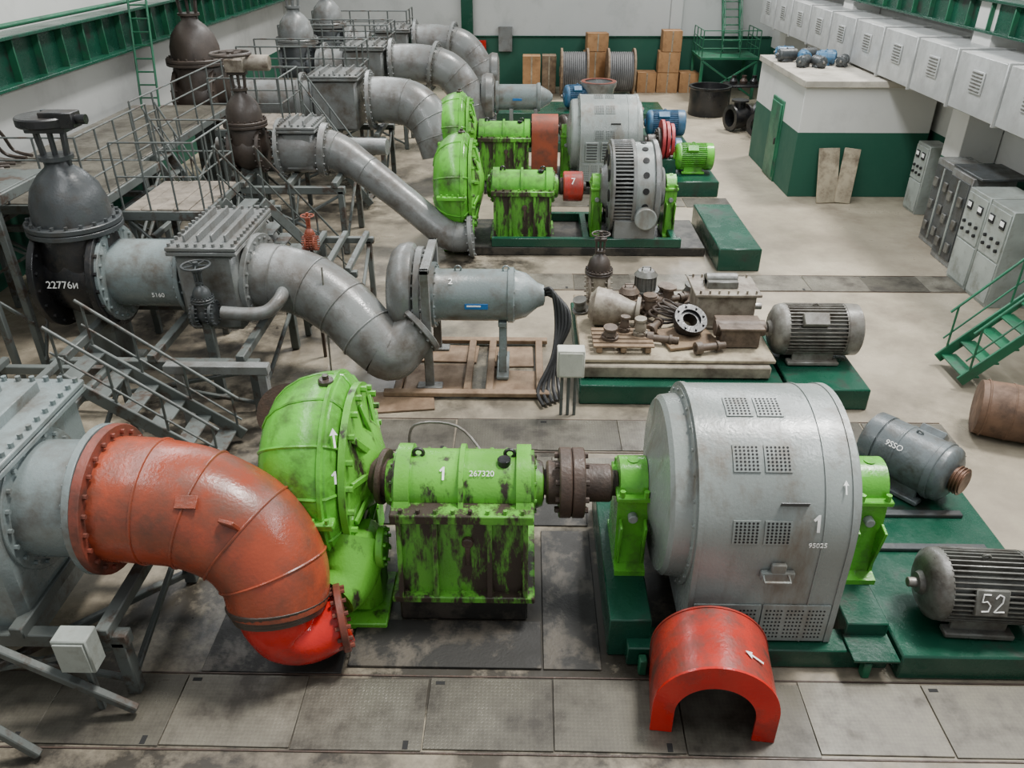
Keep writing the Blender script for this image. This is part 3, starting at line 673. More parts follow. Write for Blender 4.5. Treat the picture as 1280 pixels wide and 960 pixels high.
b=B();b.box((-2.62,5.5,1.83),(.16,.04,.16),(30,0,-20));part(T,'lifting_lug',b,OR)
b=B();b.box((-3.0,5.58,2.02),(.2,.12,.02),(40,0,0));part(T,'patch_plate',b,OR)
chamber(-5.9,-4.6,5.25,7.0,.5,2.3,GB,'blue-grey bolted rectangular pipe chamber with flanged lid')
pipe('pipe_spool',[(-4.6,6.03,1.70),(-4.3,6.03,1.7),(-4.0,6.03,1.7)],.56,GB,'short blue-grey flanged pipe spool',fl=((1,.72,.07),(0,.68,.05)))
trestle(((-5.5,5.2),(-3.75,6.7)),.72,'grey steel support frame under the pipe spool')
T=Thing('junction_box','small grey wall type electrical junction box on bracket','electrical box',(-4.1,5.0,0))
b=B();b.box((-3.98,4.95,.84),(.32,.2,.4));part(T,'box_body',b,CAB);b=B();b.box((-3.98,4.84,.84),(.27,.02,.34));part(T,'door',b,CAB);b=B();b.box((-3.98,4.98,.32),(.06,.06,.64));part(T,'post',b,GS)
for (p,q_) in(((-5.0,4.9,1.1),(-3.6,4.9,.1)),((-5.1,5.0,.4),(-3.6,6.9,.1)),((-4.9,4.45,.75),(-4.3,4.45,.05))):
    b=B();b.beam(p,q_,.08);solo('steel_strut',b,GS,'grey steel strut bracing the pipe frame','strut',((p[0]+q_[0])/2,(p[1]+q_[1])/2,0),group='diagonal steel struts')
T=Thing('coupling_guard','red painted arched sheet metal coupling guard on floor','machine guard',(1.78,5.1,.02),rot=-6)
def arch(R,h,n=28): return [(-R,0)]+[(-R*math.cos(pi*i/n),h+R*math.sin(pi*i/n)) for i in range(n+1)]+[(R,0)]
o=arch(.55,.34);i_=arch(.537,.34)
b=B();b.prism(o+i_[::-1],(1.78,4.78,.02),(1,0,0),(0,0,1),(0,.72,0));part(T,'guard_shell',b,RDG)
o=arch(.56,.34);i_=arch(.36,.28)
b=B();b.prism(o+i_[::-1],(1.78,4.76,.02),(1,0,0),(0,0,1),(0,.025,0));part(T,'front_flange',b,RD)
b=B();b.prism(o+i_[::-1],(1.78,5.48,.02),(1,0,0),(0,0,1),(0,.02,0));part(T,'back_flange',b,RDG)
arrow(T,(2.08,5.0,.02+.34+.475),(.52,0,.85),(-1,.15,0),.2,MW)
emotor((4.82,8.2,.34),1.05,.36,MB,'blue-grey electric motor with copper brown shaft end',rot=128,fins=False,shaftr=.15,sm=COPP)
text(bpy.data.objects['electric_motor'],'9SSO',(4.95,8.2+.30,.34+.4+.235),(0,.75,.65),(0,-1,1),.1,MW,ex=.001)
emotor((4.54,6.0,.34),1.08,.36,MG,'ribbed grey electric motor marked 52 on green plinth',rot=-3,num='52',shaftr=.05,tb=False)
for y in(7.0,7.6):
    b=B();b.box((4.5,y,.345),(1.5,.1,.05));solo('support_rail',b,DG,'dark steel rail lying on the green plinth','rail',(4.5,y,.32))
b=B();b.tube(spline([(-1.6,9.2,.05),(-1.5,9.2,.5),(-.9,9.1,.55),(-.5,8.7,.3),(-.4,8.5,.05)],5),.02,8);solo('bent_rod',b,STL,'bent thin steel rod frame on the floor','rod',(-1.0,9.0,0))
# ================================================================= ROW 2
Y2=11.7;Z2=1.35
plinth(.85,4.0,10.6,13.7,.34,GD,'dark green concrete machine plinth with slab on it')
plinth(4.05,5.25,10.5,12.6,.36,GD,'dark green concrete block carrying a motor')
b=B();b.box((2.35,12.1,.46),(2.9,2.6,.2),b=.02);solo('concrete_slab',b,OW,'pale worn concrete slab used as work bench','slab',(2.35,12.1,.36))
b=B();b.box((2.38,12.15,.6),(3.0,2.5,.06));solo('bench_board',b,CB,'stained beige board covering the slab','board',(2.38,12.1,.58))
emotor((4.58,11.6,.38),1.3,.41,PMG,'large dirty ribbed grey electric motor on green block',rot=0)
ZT=.64
gate_valve(-6.95,Y2+.1,1.65,.54,DK,'huge black gate valve with dark grey domed bonnet',mb=DG,rf=.85,leg=True)
text(bpy.data.objects['gate_valve'],'22776и',(-7.0,Y2+.1-.70,1.72),(0,-1,.12),(0,0,1),.16,MW)
pipe('pipe_spool',[(-6.45,Y2+.1,1.65),(-6,Y2+.1,1.65),(-5.2,Y2+.1,1.65)],.53,GB,'grey flanged pipe spool between valve and chamber',fl=((0.05,.76,.08),(.93,.66,.07)))
text(bpy.data.objects['pipe_spool.001'],'5160',(-5.65,Y2+.1-.545,1.5),(0,-1,-.1),(0,0,1),.1,MW)
chamber(-5.2,-4.3,11.05,12.8,1.0,2.25,GY,'grey rectangular pipe chamber with ribbed bolted lid',4)
pipe('pipe_elbow',[(-4.2,11.75,1.62),(-3.8,11.7,1.6),(-3.35,11.6,1.5),(-2.85,11.4,1.24),(-2.45,11.15,.93),(-2.15,10.98,.68)],[.53,.52,.51,.49,.47,.42],GY,'large smooth grey welded pipe elbow',seams=(.18,.4,.62,.82),fl=((0,.68,.09),))
T=bpy.data.objects['pipe_elbow.001']
b=B();b.tube(spline([(-2.2,11.0,.72),(-2.05,10.97,.66),(-1.87,11.05,.8),(-1.68,11.2,.97)],6),[.44,.42,.38,.34],32);part(T,'lower_elbow',b,GY)
b=B();dd_=V((.7,.5,.5)).normalized();c_=V((-1.66,11.22,.99));b.cyl(c_-dd_*.05,c_+dd_*.04,.45,None,36,ch=.01);b.bolts(c_-dd_*.05,-dd_,.4,14,.024,.03);part(T,'flange',b,GY)
gate_valve(-4.75,10.75,1.45,.13,DG,'small dark gate valve with handwheel on bypass line',top='wheel',s=.45,rf=.2,th=.2,leg=True)
pipe('bypass_pipe',[(-4.5,10.75,1.45),(-4.1,10.75,1.43),(-3.85,10.8,1.45),(-3.7,10.95,1.55),(-3.68,11.2,1.6)],.1,GY,'thin grey bypass pipe joining the elbow')
gate_valve(-3.42,12.1,2.05,.07,RG,'small rusty red gate valve on a thin pipe',top='wheel',s=.3,rf=.12,th=.1)
b=B();b.rod((-3.42,12.1,0),(-3.42,12.1,2.0),.03);solo('standpipe',b,RU,'thin rusty vertical standpipe','pipe',(-3.42,12.1,0))
b=B();b.rod((-3.05,10.95,0),(-3.05,11.2,2.0),.014);solo('hanging_rod',b,STL,'thin light steel rod beside the elbow','rod',(-3.05,10.95,0))
trestle(((-6.9,10.3),(-4.0,12.4)),.82)
T=Thing('pipe_support_beam','grey steel goalpost support beside the elbow','support frame',(-4.4,9.95,0))
b=B();b.box((-4.4,9.95,.95),(1.5,.16,.14));part(T,'top_beam',b,GY)
for x in(-4.95,-3.75):
    b=B();b.beam((x,9.95,0),(x,9.95,.9),.13);part(T,'leg',b,GY)
T=Thing('volute_pump','grey volute pump with bolted round cover and stand','pump',(-1.9,Y2,0))
b=B();b.lathe((-1.82,Y2+.1,Z2),(1,0,0),[(-.34,.3),(-.33,.5),(-.27,.66),(-.16,.76),(-.02,.79),(.06,.77),(.12,.68)],48);part(T,'volute_casing',b,GY)
b=B();b.cyl((-1.7,Y2+.05,Z2),(-1.6,Y2+.05,Z2),.74,None,40,ch=.01);b.bolts((-1.6,Y2+.05,Z2),(1,0,0),.67,22,.028,.04);b.bolts((-1.7,Y2+.05,Z2),(-1,0,0),.67,22,.028,.03);part(T,'cover_flange',b,GY)
for yy in(Y2-.66,Y2+.66):
    b=B();b.box((-1.5,yy,1.02),(.14,.08,2.04));b.box((-1.5,yy,.05),(.4,.2,.06));part(T,'stand_post',b,GY)
b=B();b.box((-1.5,Y2,2.0),(.14,1.4,.08));part(T,'stand_crossbar',b,GY)
T=Thing('submersible_motor','grey cylindrical submersible pump motor with blue label','motor',(-.7,Y2,0))
b=B();b.lathe((-1.48,Y2,Z2),(1,0,0),[(0,.52),(.07,.52),(.08,.44),(.14,.41),(1.2,.41),(1.22,.44),(1.3,.44),(1.32,.40),(1.5,.35),(1.68,.2),(1.78,.16),(1.8,.1)],44)
b.bolts((-1.41,Y2,Z2),(1,0,0),.48,16,.02,.03);b.bolts((-.18,Y2,Z2),(1,0,0),.4,12,.018,.025)
part(T,'motor_body',b,GB)
b=B();b.box((-.75,Y2-.412,Z2-.02),(.36,.012,.09));b.mat(1)
b.box((-.79,Y2-.419,Z2-.01),(.22,.004,.025));part(T,'label_plate',b,[BLB,MW])
for x in(-1.05,-.3):
    b=B();b.torus((x,Y2,Z2+.44),(0,1,0),.05,.014,14,6);part(T,'lifting_eye',b,GB)
b=B()
for yy in(Y2-.28,Y2+.28): b.beam((-.35,yy,.05),(-.35,yy*.5+Y2*.5,Z2-.2),.12,.05)
b.box((-.35,Y2,Z2-.39),(.14,.6,.08));b.box((-.35,Y2,.08),(.2,.9,.06));b.box((-.35,Y2,.5),(.08,.5,.05));part(T,'stand',b,GB)
text(T,'2',(-1.15,Y2-.26,Z2+.335),(0,-.6,.8),(0,1,.7),.15,MW)
for k in range(5):
    pts=[(.25,Y2-.05+.03*k,Z2+.08-.04*(k%3)),(.42+.05*k,Y2-.12-.02*k,Z2+.14-.05*k),(.50+.05*k,Y2-.3-.02*k,Z2-.35),(.44+.02*k,Y2-.6+.03*k,.55),(.22+.08*k,Y2-.9+.05*k,.14),(.3+.07*k,Y2-1.25+.05*k,.06)]
    b=B();b.tube(spline(pts,7),.03,8);solo('power_cable',b,RB,'thick black power cable hanging to the floor','cable',pts[-1],group='black power cables')
for (x,y,w_,d_,r,zz) in((-1.4,11.35,1.1,.9,3,0),(-.15,11.2,.8,.8,-3,0),(-.2,12.1,.7,.7,2,0),(-2.0,10.6,1.2,.6,8,0),(-1.3,12.2,1.0,.6,-2,0)):
    b=B();b.box((0,0,.02),(w_,d_,.035));o=solo('plywood_sheet',b,WP,'rust stained brown sheet lying under the pump','sheet',(0,0,0));o.location=(x,y,zz);o.rotation_euler=(0,0,math.radians(r))
T=Thing('base_frame','brown timber and steel base frame under submersible pump','frame',(-.9,11.7,0))
for yy in(10.78,12.6):
    b=B();b.box((-.9,yy,.08),(2.6,.14,.08));part(T,'long_beam',b,WP)
for xx in(-2.0,-.9,-.55,.25):
    b=B();b.box((xx,11.7,.08),(.12,1.7,.07));part(T,'cross_beam',b,WP)
T=Thing('electrical_cabinet','white electrical box on grey conduit posts','electrical box',(.65,10.3,0))
b=B();b.box((.68,10.3,.92),(.4,.22,.44));part(T,'box_body',b,WB)
b=B();b.box((.68,10.185,.92),(.34,.02,.38));part(T,'door',b,WB)
for x in(.56,.66,.76):
    b=B();b.cyl((x,10.3,0),(x,10.3,.72),.025,None,8);part(T,'post',b,GS)
# ---- junk on bench
def small_pump(x,y,mt,lab,h=1.0,mb=MG,k=1.0):
    T=Thing('submersible_pump',lab,'pump',(x,y,ZT),group='small pumps on the bench')
    b=B();b.lathe((x,y,ZT),(0,0,1),[(0,.22*k),(.05,.26*k),(.14,.28*k),(.2,.22*k),(.24,.17*k)],28);b.tube(spline([(x+.15*k,y,ZT+.12),(x+.32*k,y-.05,ZT+.14),(x+.36*k,y-.05,ZT+.32)],4),.075*k,14);b.cyl((x+.36*k,y-.05,ZT+.3),(x+.36*k,y-.05,ZT+.34),.12*k,None,16);part(T,'volute',b,mt)
    b=B();z=ZT+.22+.38*h;b.cyl((x,y,ZT+.22),(x,y,z),.15*k,None,24,ch=.02);b.cyl((x,y,z-.02),(x,y,z+.06),.18*k,.12*k,24);b.cyl((x,y,ZT+.24),(x,y,ZT+.28),.22*k,None,20)
    for i in range(12):
        th=i*pi/6;b.box((x+math.cos(th)*.155*k,y+math.sin(th)*.155*k,ZT+.22+.19*h),(.03,.012,.3*h),(0,0,math.degrees(th)))
    b.tube([(x-.07,y,z+.04),(x-.07,y,z+.12),(x+.07,y,z+.12),(x+.07,y,z+.04)],.015,6);part(T,'motor_body',b,mb)
    return T
gv=gate_valve(1.28,13.0,ZT+.3,.19,BG,'bronze-grey upright valve standing on the bench',top='wheel',s=.5,rf=.28,th=.15,mb=BRN)
small_pump(2.1,13.0,RC,'rusty upright pump with ribbed motor',.9,MG,1.15)
small_pump(1.78,12.65,RC,'short rusty pump body standing on board',.45,RC,1.0)
T=Thing('conical_casting','grey cone shaped pump casting with flange','machine part',(1.5,12.2,ZT))
b=B();b.lathe((1.08,12.2,ZT+.32),(1,-.2,-.05),[(0,.2),(.04,.24),(.1,.32),(.32,.3),(.66,.17),(.76,.15),(.77,.24),(.83,.24)],36);b.bolts((1.11,12.2,ZT+.32),(-1,.2,.05),.2,8,.02,.03);part(T,'casting_body',b,BG)
for (px_,py_) in((1.6,11.4),):
    T=Thing('wooden_pallet','small wooden pallet loaded with metal offcuts','pallet',(px_,py_,ZT))
    for i in range(5):
        b=B();b.box((px_-.05,py_-.28+i*.14,ZT+.12),(.95,.1,.03));part(T,'board',b,WD)
    for i in range(3):
        b=B();b.box((px_-.43+i*.38,py_,ZT+.055),(.09,.66,.09));part(T,'runner',b,WD)
T=Thing('flange_ring','black cast iron flange ring on timber','machine part',(2.7,11.8,ZT+.07))
rc=V((2.66,11.7,ZT+.3));ra=V((.2,-.6,1))
b=B();b.lathe(rc,ra,[(-.06,.17),(-.06,.27),(.05,.27),(.05,.17),(-.06,.17)],32,cap=False);b.bolts(rc+ra.normalized()*.05,ra,.225,8,.02,.03);b.lathe((2.64,11.76,ZT+.2),ra,[(-.1,.12),(-.1,.2),(.12,.2),(.12,.12),(-.1,.12)],32,cap=False);part(T,'ring',b,DK)
b=B();b.box((2.62,11.6,ZT+.03),(.85,.7,.05),(0,0,14));solo('timber_board',b,WD,'brown wooden board under black flange','board',(2.62,11.6,ZT))
T=Thing('gearbox','dirty grey open top gearbox casing with studs','gearbox',(3.35,12.3,ZT))
b=B();b.box((3.3,12.35,ZT+.3),(.95,.66,.56));b.box((3.3,12.35,ZT+.6),(1.08,.8,.05));b.box((3.3,12.35,ZT+.02),(1.05,.76,.04))
for i in range(7):
    for yy in(12.0,12.7): b.cyl((2.85+i*.15,yy,ZT+.62),(2.85+i*.15,yy,ZT+.68),.018,None,6)
part(T,'casing',b,BG)
b=B();b.box((3.25,12.4,ZT+.68),(.5,.4,.12));b.cyl((3.0,12.4,ZT+.72),(3.5,12.4,ZT+.72),.1,None,20);part(T,'inner_gear',b,MG)
b=B();b.cyl((3.75,12.3,ZT+.28),(3.95,12.3,ZT+.28),.06,None,14);part(T,'shaft',b,STL)
T=Thing('gearbox','smaller grimy gearbox half casing','gearbox',(3.45,11.5,ZT))
b=B();b.box((3.4,11.5,ZT+.17),(.6,.42,.32));b.box((3.4,11.5,ZT+.34),(.7,.52,.04));b.cyl((3.02,11.5,ZT+.26),(3.8,11.5,ZT+.26),.13,None,20);part(T,'casing',b,RC)
for i in range(5):
    b=B();b.torus((2.3+.04*i,12.3-.03*i,ZT+.05+.07*i),(.12*i,.1,1),.27-.02*i,.022,28,6);solo('hose_coil',b,BRN,'loop of stiff brown cable on the bench','hose',(2.2,12.3,ZT),group='cable loops')
for (x,y,l,a) in((2.55,12.95,.9,20),(2.65,12.65,.8,-30),(2.9,12.9,.6,75),(3.2,13.1,.8,5),(2.9,11.15,.5,15),(2.15,11.9,.5,60),(2.2,11.4,.5,-12)):
    b=B();b.cyl((-l/2,0,.06),(l/2,0,.06),.06,None,14);b.cyl((-l/2,0,.06),(-l/2+.1,0,.06),.1,None,16);b.cyl((l*.2,0,.06),(l*.28,0,.06),.085,None,14);o=solo('steel_shaft',b,RC,'short rusty steel shaft lying on the bench','machine part',(0,0,0),group='loose steel shafts');o.location=(x,y,ZT+.04);o.rotation_euler=(0,0,math.radians(a))
pp=[(2.5,13.2,.2,0),(.98,12.65,.15,0),(1.35,11.35,.14,.14),(1.85,11.5,.12,.14),(2.15,12.6,.16,0),(2.9,13.2,.16,0),(1.6,11.62,.1,.14)]
for i,(x,y,r,dz) in enumerate(pp):
    zz=ZT+dz;b=B();hh=random.uniform(.14,.26);b.lathe((x,y,zz),(random.uniform(-.2,.2),random.uniform(-.2,.2),1),[(0,r),(.05,r),(.055,r*.7),(hh*.5,r*.8),(hh,r*.55),(hh+.01,r*.8),(hh+.05,r*.8)],20);b.bolts((x,y,zz+.05),(0,0,1),r*.85,6,.016,.02);solo('pump_part',b,(RC,MG,RC,BG)[i%4],'dirty turned flange casting on the bench','machine part',(x,y,zz),group='small castings on the bench')
# ================================================================= ROW 3
Y3=17.9;Z3=1.3
plinth(4.1,5.0,16.1,19.2,.5,GD,'dark green concrete block at the machine end')
plinth(-1.3,4.0,16.95,18.9,.2,GRM,'low grimy machine foundation')
pump(-1.5,Y3,Z3+.05,1.12,.86,G,'bright green double volute pump with bolted flange',nr=8)
housing(-.74,.6,Y3,Z3,.22,G,GRR,'green finned bearing housing with grease stains',r=.34)
T=shaft(.7,1.35,Y3,Z3,1.05,BRN,.28,.14)
b=B();b.cyl((.84,Y3,Z3),(1.28,Y3,Z3),.33,None,32,ch=.02);part(T,'coupling_cover',b,RDG,label='red round coupling cover')
text(T,'7',(1.05,Y3-.29,Z3+.19),(0,-.85,.5),(0,.4,1),.2,MW)
pedestal(1.6,.26,Y3,Z3,.22,GR,.8);pedestal(3.25,.26,Y3,Z3,.22,GR,.8)
T=Thing('ribbed_generator','grey round generator with slotted rim and dark vent holes','electric machine',(2.45,Y3,.2))
b=B();R=1.0;b.cyl((1.98,Y3,Z3),(2.75,Y3,Z3),R*.88,None,56);b.cyl((2.3,Y3,Z3),(2.38,Y3,Z3),R*1.03,None,56,ch=.01);b.cyl((2.78,Y3,Z3),(2.88,Y3,Z3),R*1.03,None,56,ch=.01);b.cyl((1.86,Y3,Z3),(1.92,Y3,Z3),R*1.03,None,56,ch=.01)
part(T,'stator_frame',b,GY)
b=B();b.lathe((1.9,Y3,Z3),(1,0,0),[(0,R*.9),(.42,R*.9)],56,cap=False);part(T,'slot_recess',b,BLK)
b=B()
for i in range(72):
    th=2*pi*i/72;d=V((0,math.cos(th),math.sin(th)));b.box(V((2.1,Y3,Z3))+d*R*.96,(.42,.035,R*.12),Euler((th-pi/2,0,0)).to_matrix(),b=.004)
part(T,'cooling_fin',b,GY)
b=B();b.lathe((2.38,Y3,Z3),(1,0,0),[(0,R*.97),(.42,R*.97)],56,cap=False);b.mat(1)
for i in range(18):
    th=2*pi*(i+.5)/18;d=V((0,math.cos(th),math.sin(th)))
    b.cyl(V((2.58,Y3,Z3))+d*R*.968,V((2.58,Y3,Z3))+d*R*.985,.07,None,16)
part(T,'vent_band',b,[GL,BLK])
for xa,sg in((1.88,-1),(2.88,1)):
    b=B();b.lathe((xa,Y3,Z3),(sg,0,0),[(0,R*.95),(.05,R*.9),(.08,R*.5),(.2,R*.42),(.24,.15)],48);b.mat(1)
    for i in range(10):
        th=2*pi*i/10;p=V((xa+sg*.05,Y3+math.cos(th)*R*.68,Z3+math.sin(th)*R*.68));b.cyl(p,p+V((sg*.035,0,0)),.13,None,16)
    part(T,'end_shield',b,[GY,BLK])
b=B();b.cyl((2.6,Y3-R*.9,Z3-.4),(2.6,Y3-R*1.12,Z3-.4),.24,None,28,ch=.02);part(T,'terminal_cover',b,GL)
for sy in(-1,1):
    b=B();b.box((2.4,Y3+sy*.75,.5),(.9,.35,.6));part(T,'foot',b,GY)
T=Thing('machine_bed_rail','dark green steel bed rails under the machine','machine bed',(1.2,17.9,.2))
for y in(17.02,18.8):
    b=B();b.box((1.35,y,.3),(4.2,.14,.2));part(T,'rail',b,GD)
for x in(1.35,3.3):
    b=B();b.box((x,17.9,.3),(.14,1.7,.2));part(T,'cross_beam',b,GD)
pipe('pipe_elbow',[(-5.4,17.9,2.1),(-4.9,17.9,2.1),(-4.25,17.9,2.05),(-3.65,17.72,1.76),(-2.8,17.4,1.2),(-2.1,17.1,.72),(-1.75,16.95,.5),(-1.5,16.9,.44),(-1.2,16.9,.46)],[.5,.5,.43,.35,.32,.32,.33,.33,.32],GY,'long grey pipe sloping down to the pump inlet',seams=(.25,.4,.86),fl=((.0,.66,.08),(.22,.58,.14),(1,.46,.09)))
gate_valve(-6.15,17.9,2.1,.37,BRN,'brown domed gate valve with electric actuator and handwheel',top='act',s=.8,mb=BRN,leg=True)
chamber(-5.3,-4.6,17.5,18.5,1.7,2.55,GY,'grey flanged pipe chamber on steel frame',2)
trestle(((-6.2,17.0),(-4.0,18.8)),1.45)
# ================================================================= ROW 4
Y4=22.7;Z4=1.35
plinth(-1.5,3.6,21.6,23.8,.2,GRM,'low grimy machine foundation')
plinth(3.65,5.2,21.4,23.9,.42,GD,'dark green stepped concrete block')
pump(-1.9,Y4,Z4,1.12,.95,G,'bright green volute pump partly behind another pump',nr=8)
housing(-1.3,.1,Y4,Z4,.22,G,GRR,'green bearing housing with rusty base')
b=B();b.prism([(-.45,-.95)]+[(-.45*math.cos(pi*i/16),.1+.45*math.sin(pi*i/16)) for i in range(17)]+[(.45,-.95)],(.15,Y4,Z4),(0,1,0),(0,0,1),(.72,0,0));o=solo('coupling_guard',b,RG,'rusty red sheet metal coupling guard over the shaft','machine guard',(.5,Y4,.3))
pedestal(1.1,.28,Y4,Z4,.22,GR,.8)
generator(1.45,3.0,Y4,Z4,1.06,.34,GL,'grey generator with louvred front panels',marks=False,louvre=True)
shaft(3.3,4.1,Y4,Z4-.15,3.75,BRN,.35,.12)
T=Thing('exciter_rotor','red wound exciter ring between shaft and motor','machine part',(3.9,Y4,.4))
for i in range(3):
    b=B();b.ring((3.72+i*.13,Y4,Z4-.15),(1,0,0),0,.08,.34,.56-.05*i,36);part(T,'ring',b,CP)
b=B();b.box((3.9,Y4,.6),(.5,1.0,.4));part(T,'base',b,GD)
emotor((4.6,Y4-.3,.44),1.0,.36,G,'small bright green ribbed motor on the plinth',rot=0)
emotor((4.2,Y4+2.0,.0),.9,.38,BL,'blue electric motor on the floor',rot=0)
pipe('pipe_elbow',[(-4.3,22.7,2.25),(-3.7,22.7,2.25),(-3.1,22.6,2.15),(-2.65,22.4,1.8),(-2.45,22.2,1.35),(-2.35,22.1,.9)],[.6,.6,.6,.58,.55,.5],GY,'large grey pipe elbow bending down to the pump',seams=(.35,.5,.65,.8),fl=((0.04,.78,.1),))
T=chamber(-5.7,-4.5,22.1,23.5,1.55,2.85,GY,'large grey ribbed pipe chamber with flanges')
pipe('pipe_spool',[(-7.9,22.8,2.2),(-7.0,22.8,2.2),(-5.75,22.8,2.2)],.55,GY,'grey flanged pipe spool behind the platform',fl=((.1,.75,.08),(.85,.75,.1)))
trestle(((-6.4,22.0),(-3.9,23.6)),1.35)
gate_valve(-8.9,22.9,2.3,.62,BRN,'large dark brown gate valve with geared top',mb=BRN,leg=True)
# ================================================================= ROW 5, 6
for (yy,dx,dz) in((27.3,.2,0),(31.9,.4,.1)):
    pipe('pipe_elbow',[(-4.6+dx,yy,2.5+dz),(-3.6+dx,yy,2.5+dz),(-2.8+dx,yy-.1,2.35+dz),(-2.3+dx,yy-.2,1.9),(-2.05+dx,yy-.3,1.3),(-2.0+dx,yy-.3,.7)],[.6,.6,.58,.56,.54,.5],GY,'large grey pipe elbow turning down',seams=(.35,.5,.65,.8),fl=((0.04,.78,.1),(.3,.76,.1)))
    chamber(-5.95+dx,-4.7+dx,yy-.7,yy+.7,1.75,3.0,GY,'grey pipe chamber with bolted flanges')
    pipe('pipe_spool',[(-6.7,yy,2.4),(-6.3,yy,2.4),(-5.8,yy,2.4)],.55,GY,'grey flanged pipe spool beside the valve',fl=((.4,.75,.1),))
    trestle(((-6.4,yy-.8),(-3.9,yy+.8)),1.55)
    gate_valve(-7.3,yy,2.4,.52,DG,'dark grey gate valve with domed bonnet',top='wheel',mb=GY,leg=True)
    plinth(-1.7,5.2,yy-1.1,yy+1.1,.3,GD,'dark green machine foundation')
    T=Thing('volute_pump','grey volute pump on steel legs','pump',(-1.2,yy,.3))
    b=B();b.lathe((-1.2,yy,1.5),(1,0,0),[(-.3,.35),(-.25,.66),(-.1,.75),(.1,.72),(.16,.55)],36);part(T,'volute_casing',b,GY)
    b=B();b.box((-1.2,yy,.6),(.4,1.1,.6));part(T,'foot',b,GY)
    if yy>30: continue
    T=Thing('submersible_motor','grey-blue horizontal submersible pump motor','motor',(0,yy,.3))
    b=B();b.lathe((-1.0,yy,1.5),(1,0,0),[(0,.5),(.08,.5),(.1,.4),(1.3,.4),(1.36,.45),(1.44,.45),(1.46,.36),(1.75,.2),(1.85,.08)],36);part(T,'motor_body',b,GB)
    b=B();b.box((-.3,yy-.4,1.5),(.3,.02,.07));part(T,'label_plate',b,BLB)
    for x in(-.5,.3):
        b=B();b.box((x,yy,.75),(.12,.8,.9));part(T,'stand',b,GY)
emotor((4.5,27.0,.32),1.2,.4,BL,'blue finned electric motor on plinth',rot=0)
emotor((1.5,26.9,.32),.9,.35,BRN,'rust brown electric motor on plinth',rot=25)
emotor((1.9,31.6,.32),1.0,.4,BL,'blue electric motor on plinth',rot=10)
for (x,y) in((3.1,26.8),(2.7,31.7)):
    T=Thing('open_casing','grey round open machine casing with rust inside','machine part',(x,y,.3))
    b=B();b.lathe((x,y,.32),(0,0,1),[(0,.45),(.1,.5),(.7,.6),(.85,.68),(.95,.68),(.95,.55),(.7,.5),(.6,.1)],36);part(T,'casing',b,[GY])
    b=B();b.ring((x,y,1.27),(0,0,1),0,.02,.52,.66,36);part(T,'rim',b,OR2)
# ================================================================= LEFT PLATFORMS
deck(-6.7,-5.35,12.9,14.6,2.3,'weathered plank deck on grey steel legs')
deck(-10.3,-7.4,13.2,16.0,2.3,'wide tread plate service platform on grey steel legs',mt=PL)
deck(-7.2,-5.6,18.9,20.6,2.3,'brown plank platform on steel frame')
deck(-10.3,-7.8,16.2,21.6,2.3,'long tread plate service walkway along wall',mt=PL)
deck(-8.2,-4.6,28.5,30.2,2.4,'grey steel service platform beside the valves',mt=PL)
deck(-8.2,-4.8,24.1,25.8,2.3,'grey steel service platform between pipe rows',mt=PL)
deck(-8.2,-4.6,33.3,35.0,2.4,'distant grey steel service platform',mt=PL)
railing([(-6.7,12.9,2.32),(-5.35,12.9,2.32),(-5.35,14.6,2.32),(-6.7,14.6,2.32)],1.1,step=.45,r=.015)
railing([(-10.2,13.2,2.32),(-7.4,13.2,2.32),(-7.4,16.0,2.32)],1.1,step=.7,r=.016,mid=2)
deck(-10.3,-7.9,11.5,13.0,2.95,'raised dark inspection platform beside the valve',mt=GS)
railing([(-7.2,18.9,2.32),(-5.6,18.9,2.32),(-5.6,20.6,2.32),(-7.2,20.6,2.32)],1.1,step=.5,r=.018)
railing([(-7.8,16.2,2.32),(-7.8,21.6,2.32)],1.1,r=.018,mid=2)
railing([(-8.2,24.1,2.32),(-4.8,24.1,2.32),(-4.8,25.8,2.32),(-8.2,25.8,2.32)],1.1,r=.022,step=.7)
railing([(-8.2,28.5,2.42),(-4.6,28.5,2.42),(-4.6,30.2,2.42),(-8.2,30.2,2.42)],1.1,r=.022,step=.7,mid=2)
railing([(-8.2,33.3,2.42),(-4.6,33.3,2.42),(-4.6,35.0,2.42)],1.1,r=.022,step=.7,mid=2)
stair(-4.0,8.7,.02,-5.9,8.7,1.5,.8,GS,'grey steel stair between the pipe rows',n=6,hr=.7)
stair(-4.3,15.1,.02,-5.3,13.6,2.25,.7,GS,'steep grey ship ladder up to the platform',side=V((1,0,0)),n=8)
stair(-4.0,20.2,.02,-5.5,20.2,2.25,.7,GS,'steep grey stair to plank platform',n=8)
stair(-6.9,16.5,.6,-7.7,16.5,2.3,.6,GS,'short steep grey steps up to the walkway',n=5)
stair(6.95,11.2,.02,9.6,11.2,2.75,.8,GM,'green steel staircase with handrail and chequered treads',n=11)
for (a,c_,h) in(((-9.6,9.0),(-7.9,10.8),1.9),((-9.8,14.0),(-7.6,16.2),1.6),((-7.0,14.2),(-5.2,16.2),1.3),((-9.0,25.0),(-7.0,27.0),1.5),((-7.3,8.0),(-5.6,9.6),1.1),((-3.9,12.9),(-3.0,14.6),1.2)):
    trestle((a,c_),h,'dark grey welded steel support frame',w=.1)
for (pts,r) in(([(-9.5,9.5,2.2),(-8.5,9.6,2.2),(-7.9,9.7,1.6),(-7.8,9.7,.2)],.12),([(-6.6,14.9,1.6),(-5.4,14.9,1.6),(-4.9,14.8,1.2),(-4.8,14.8,.1)],.1),([(-7.6,19.9,1.7),(-4.6,19.9,1.7),(-3.4,19.8,1.7)],.2)):
    pipe('service_pipe',pts,r,GY,'thin grey service pipe among the frames',n=20)
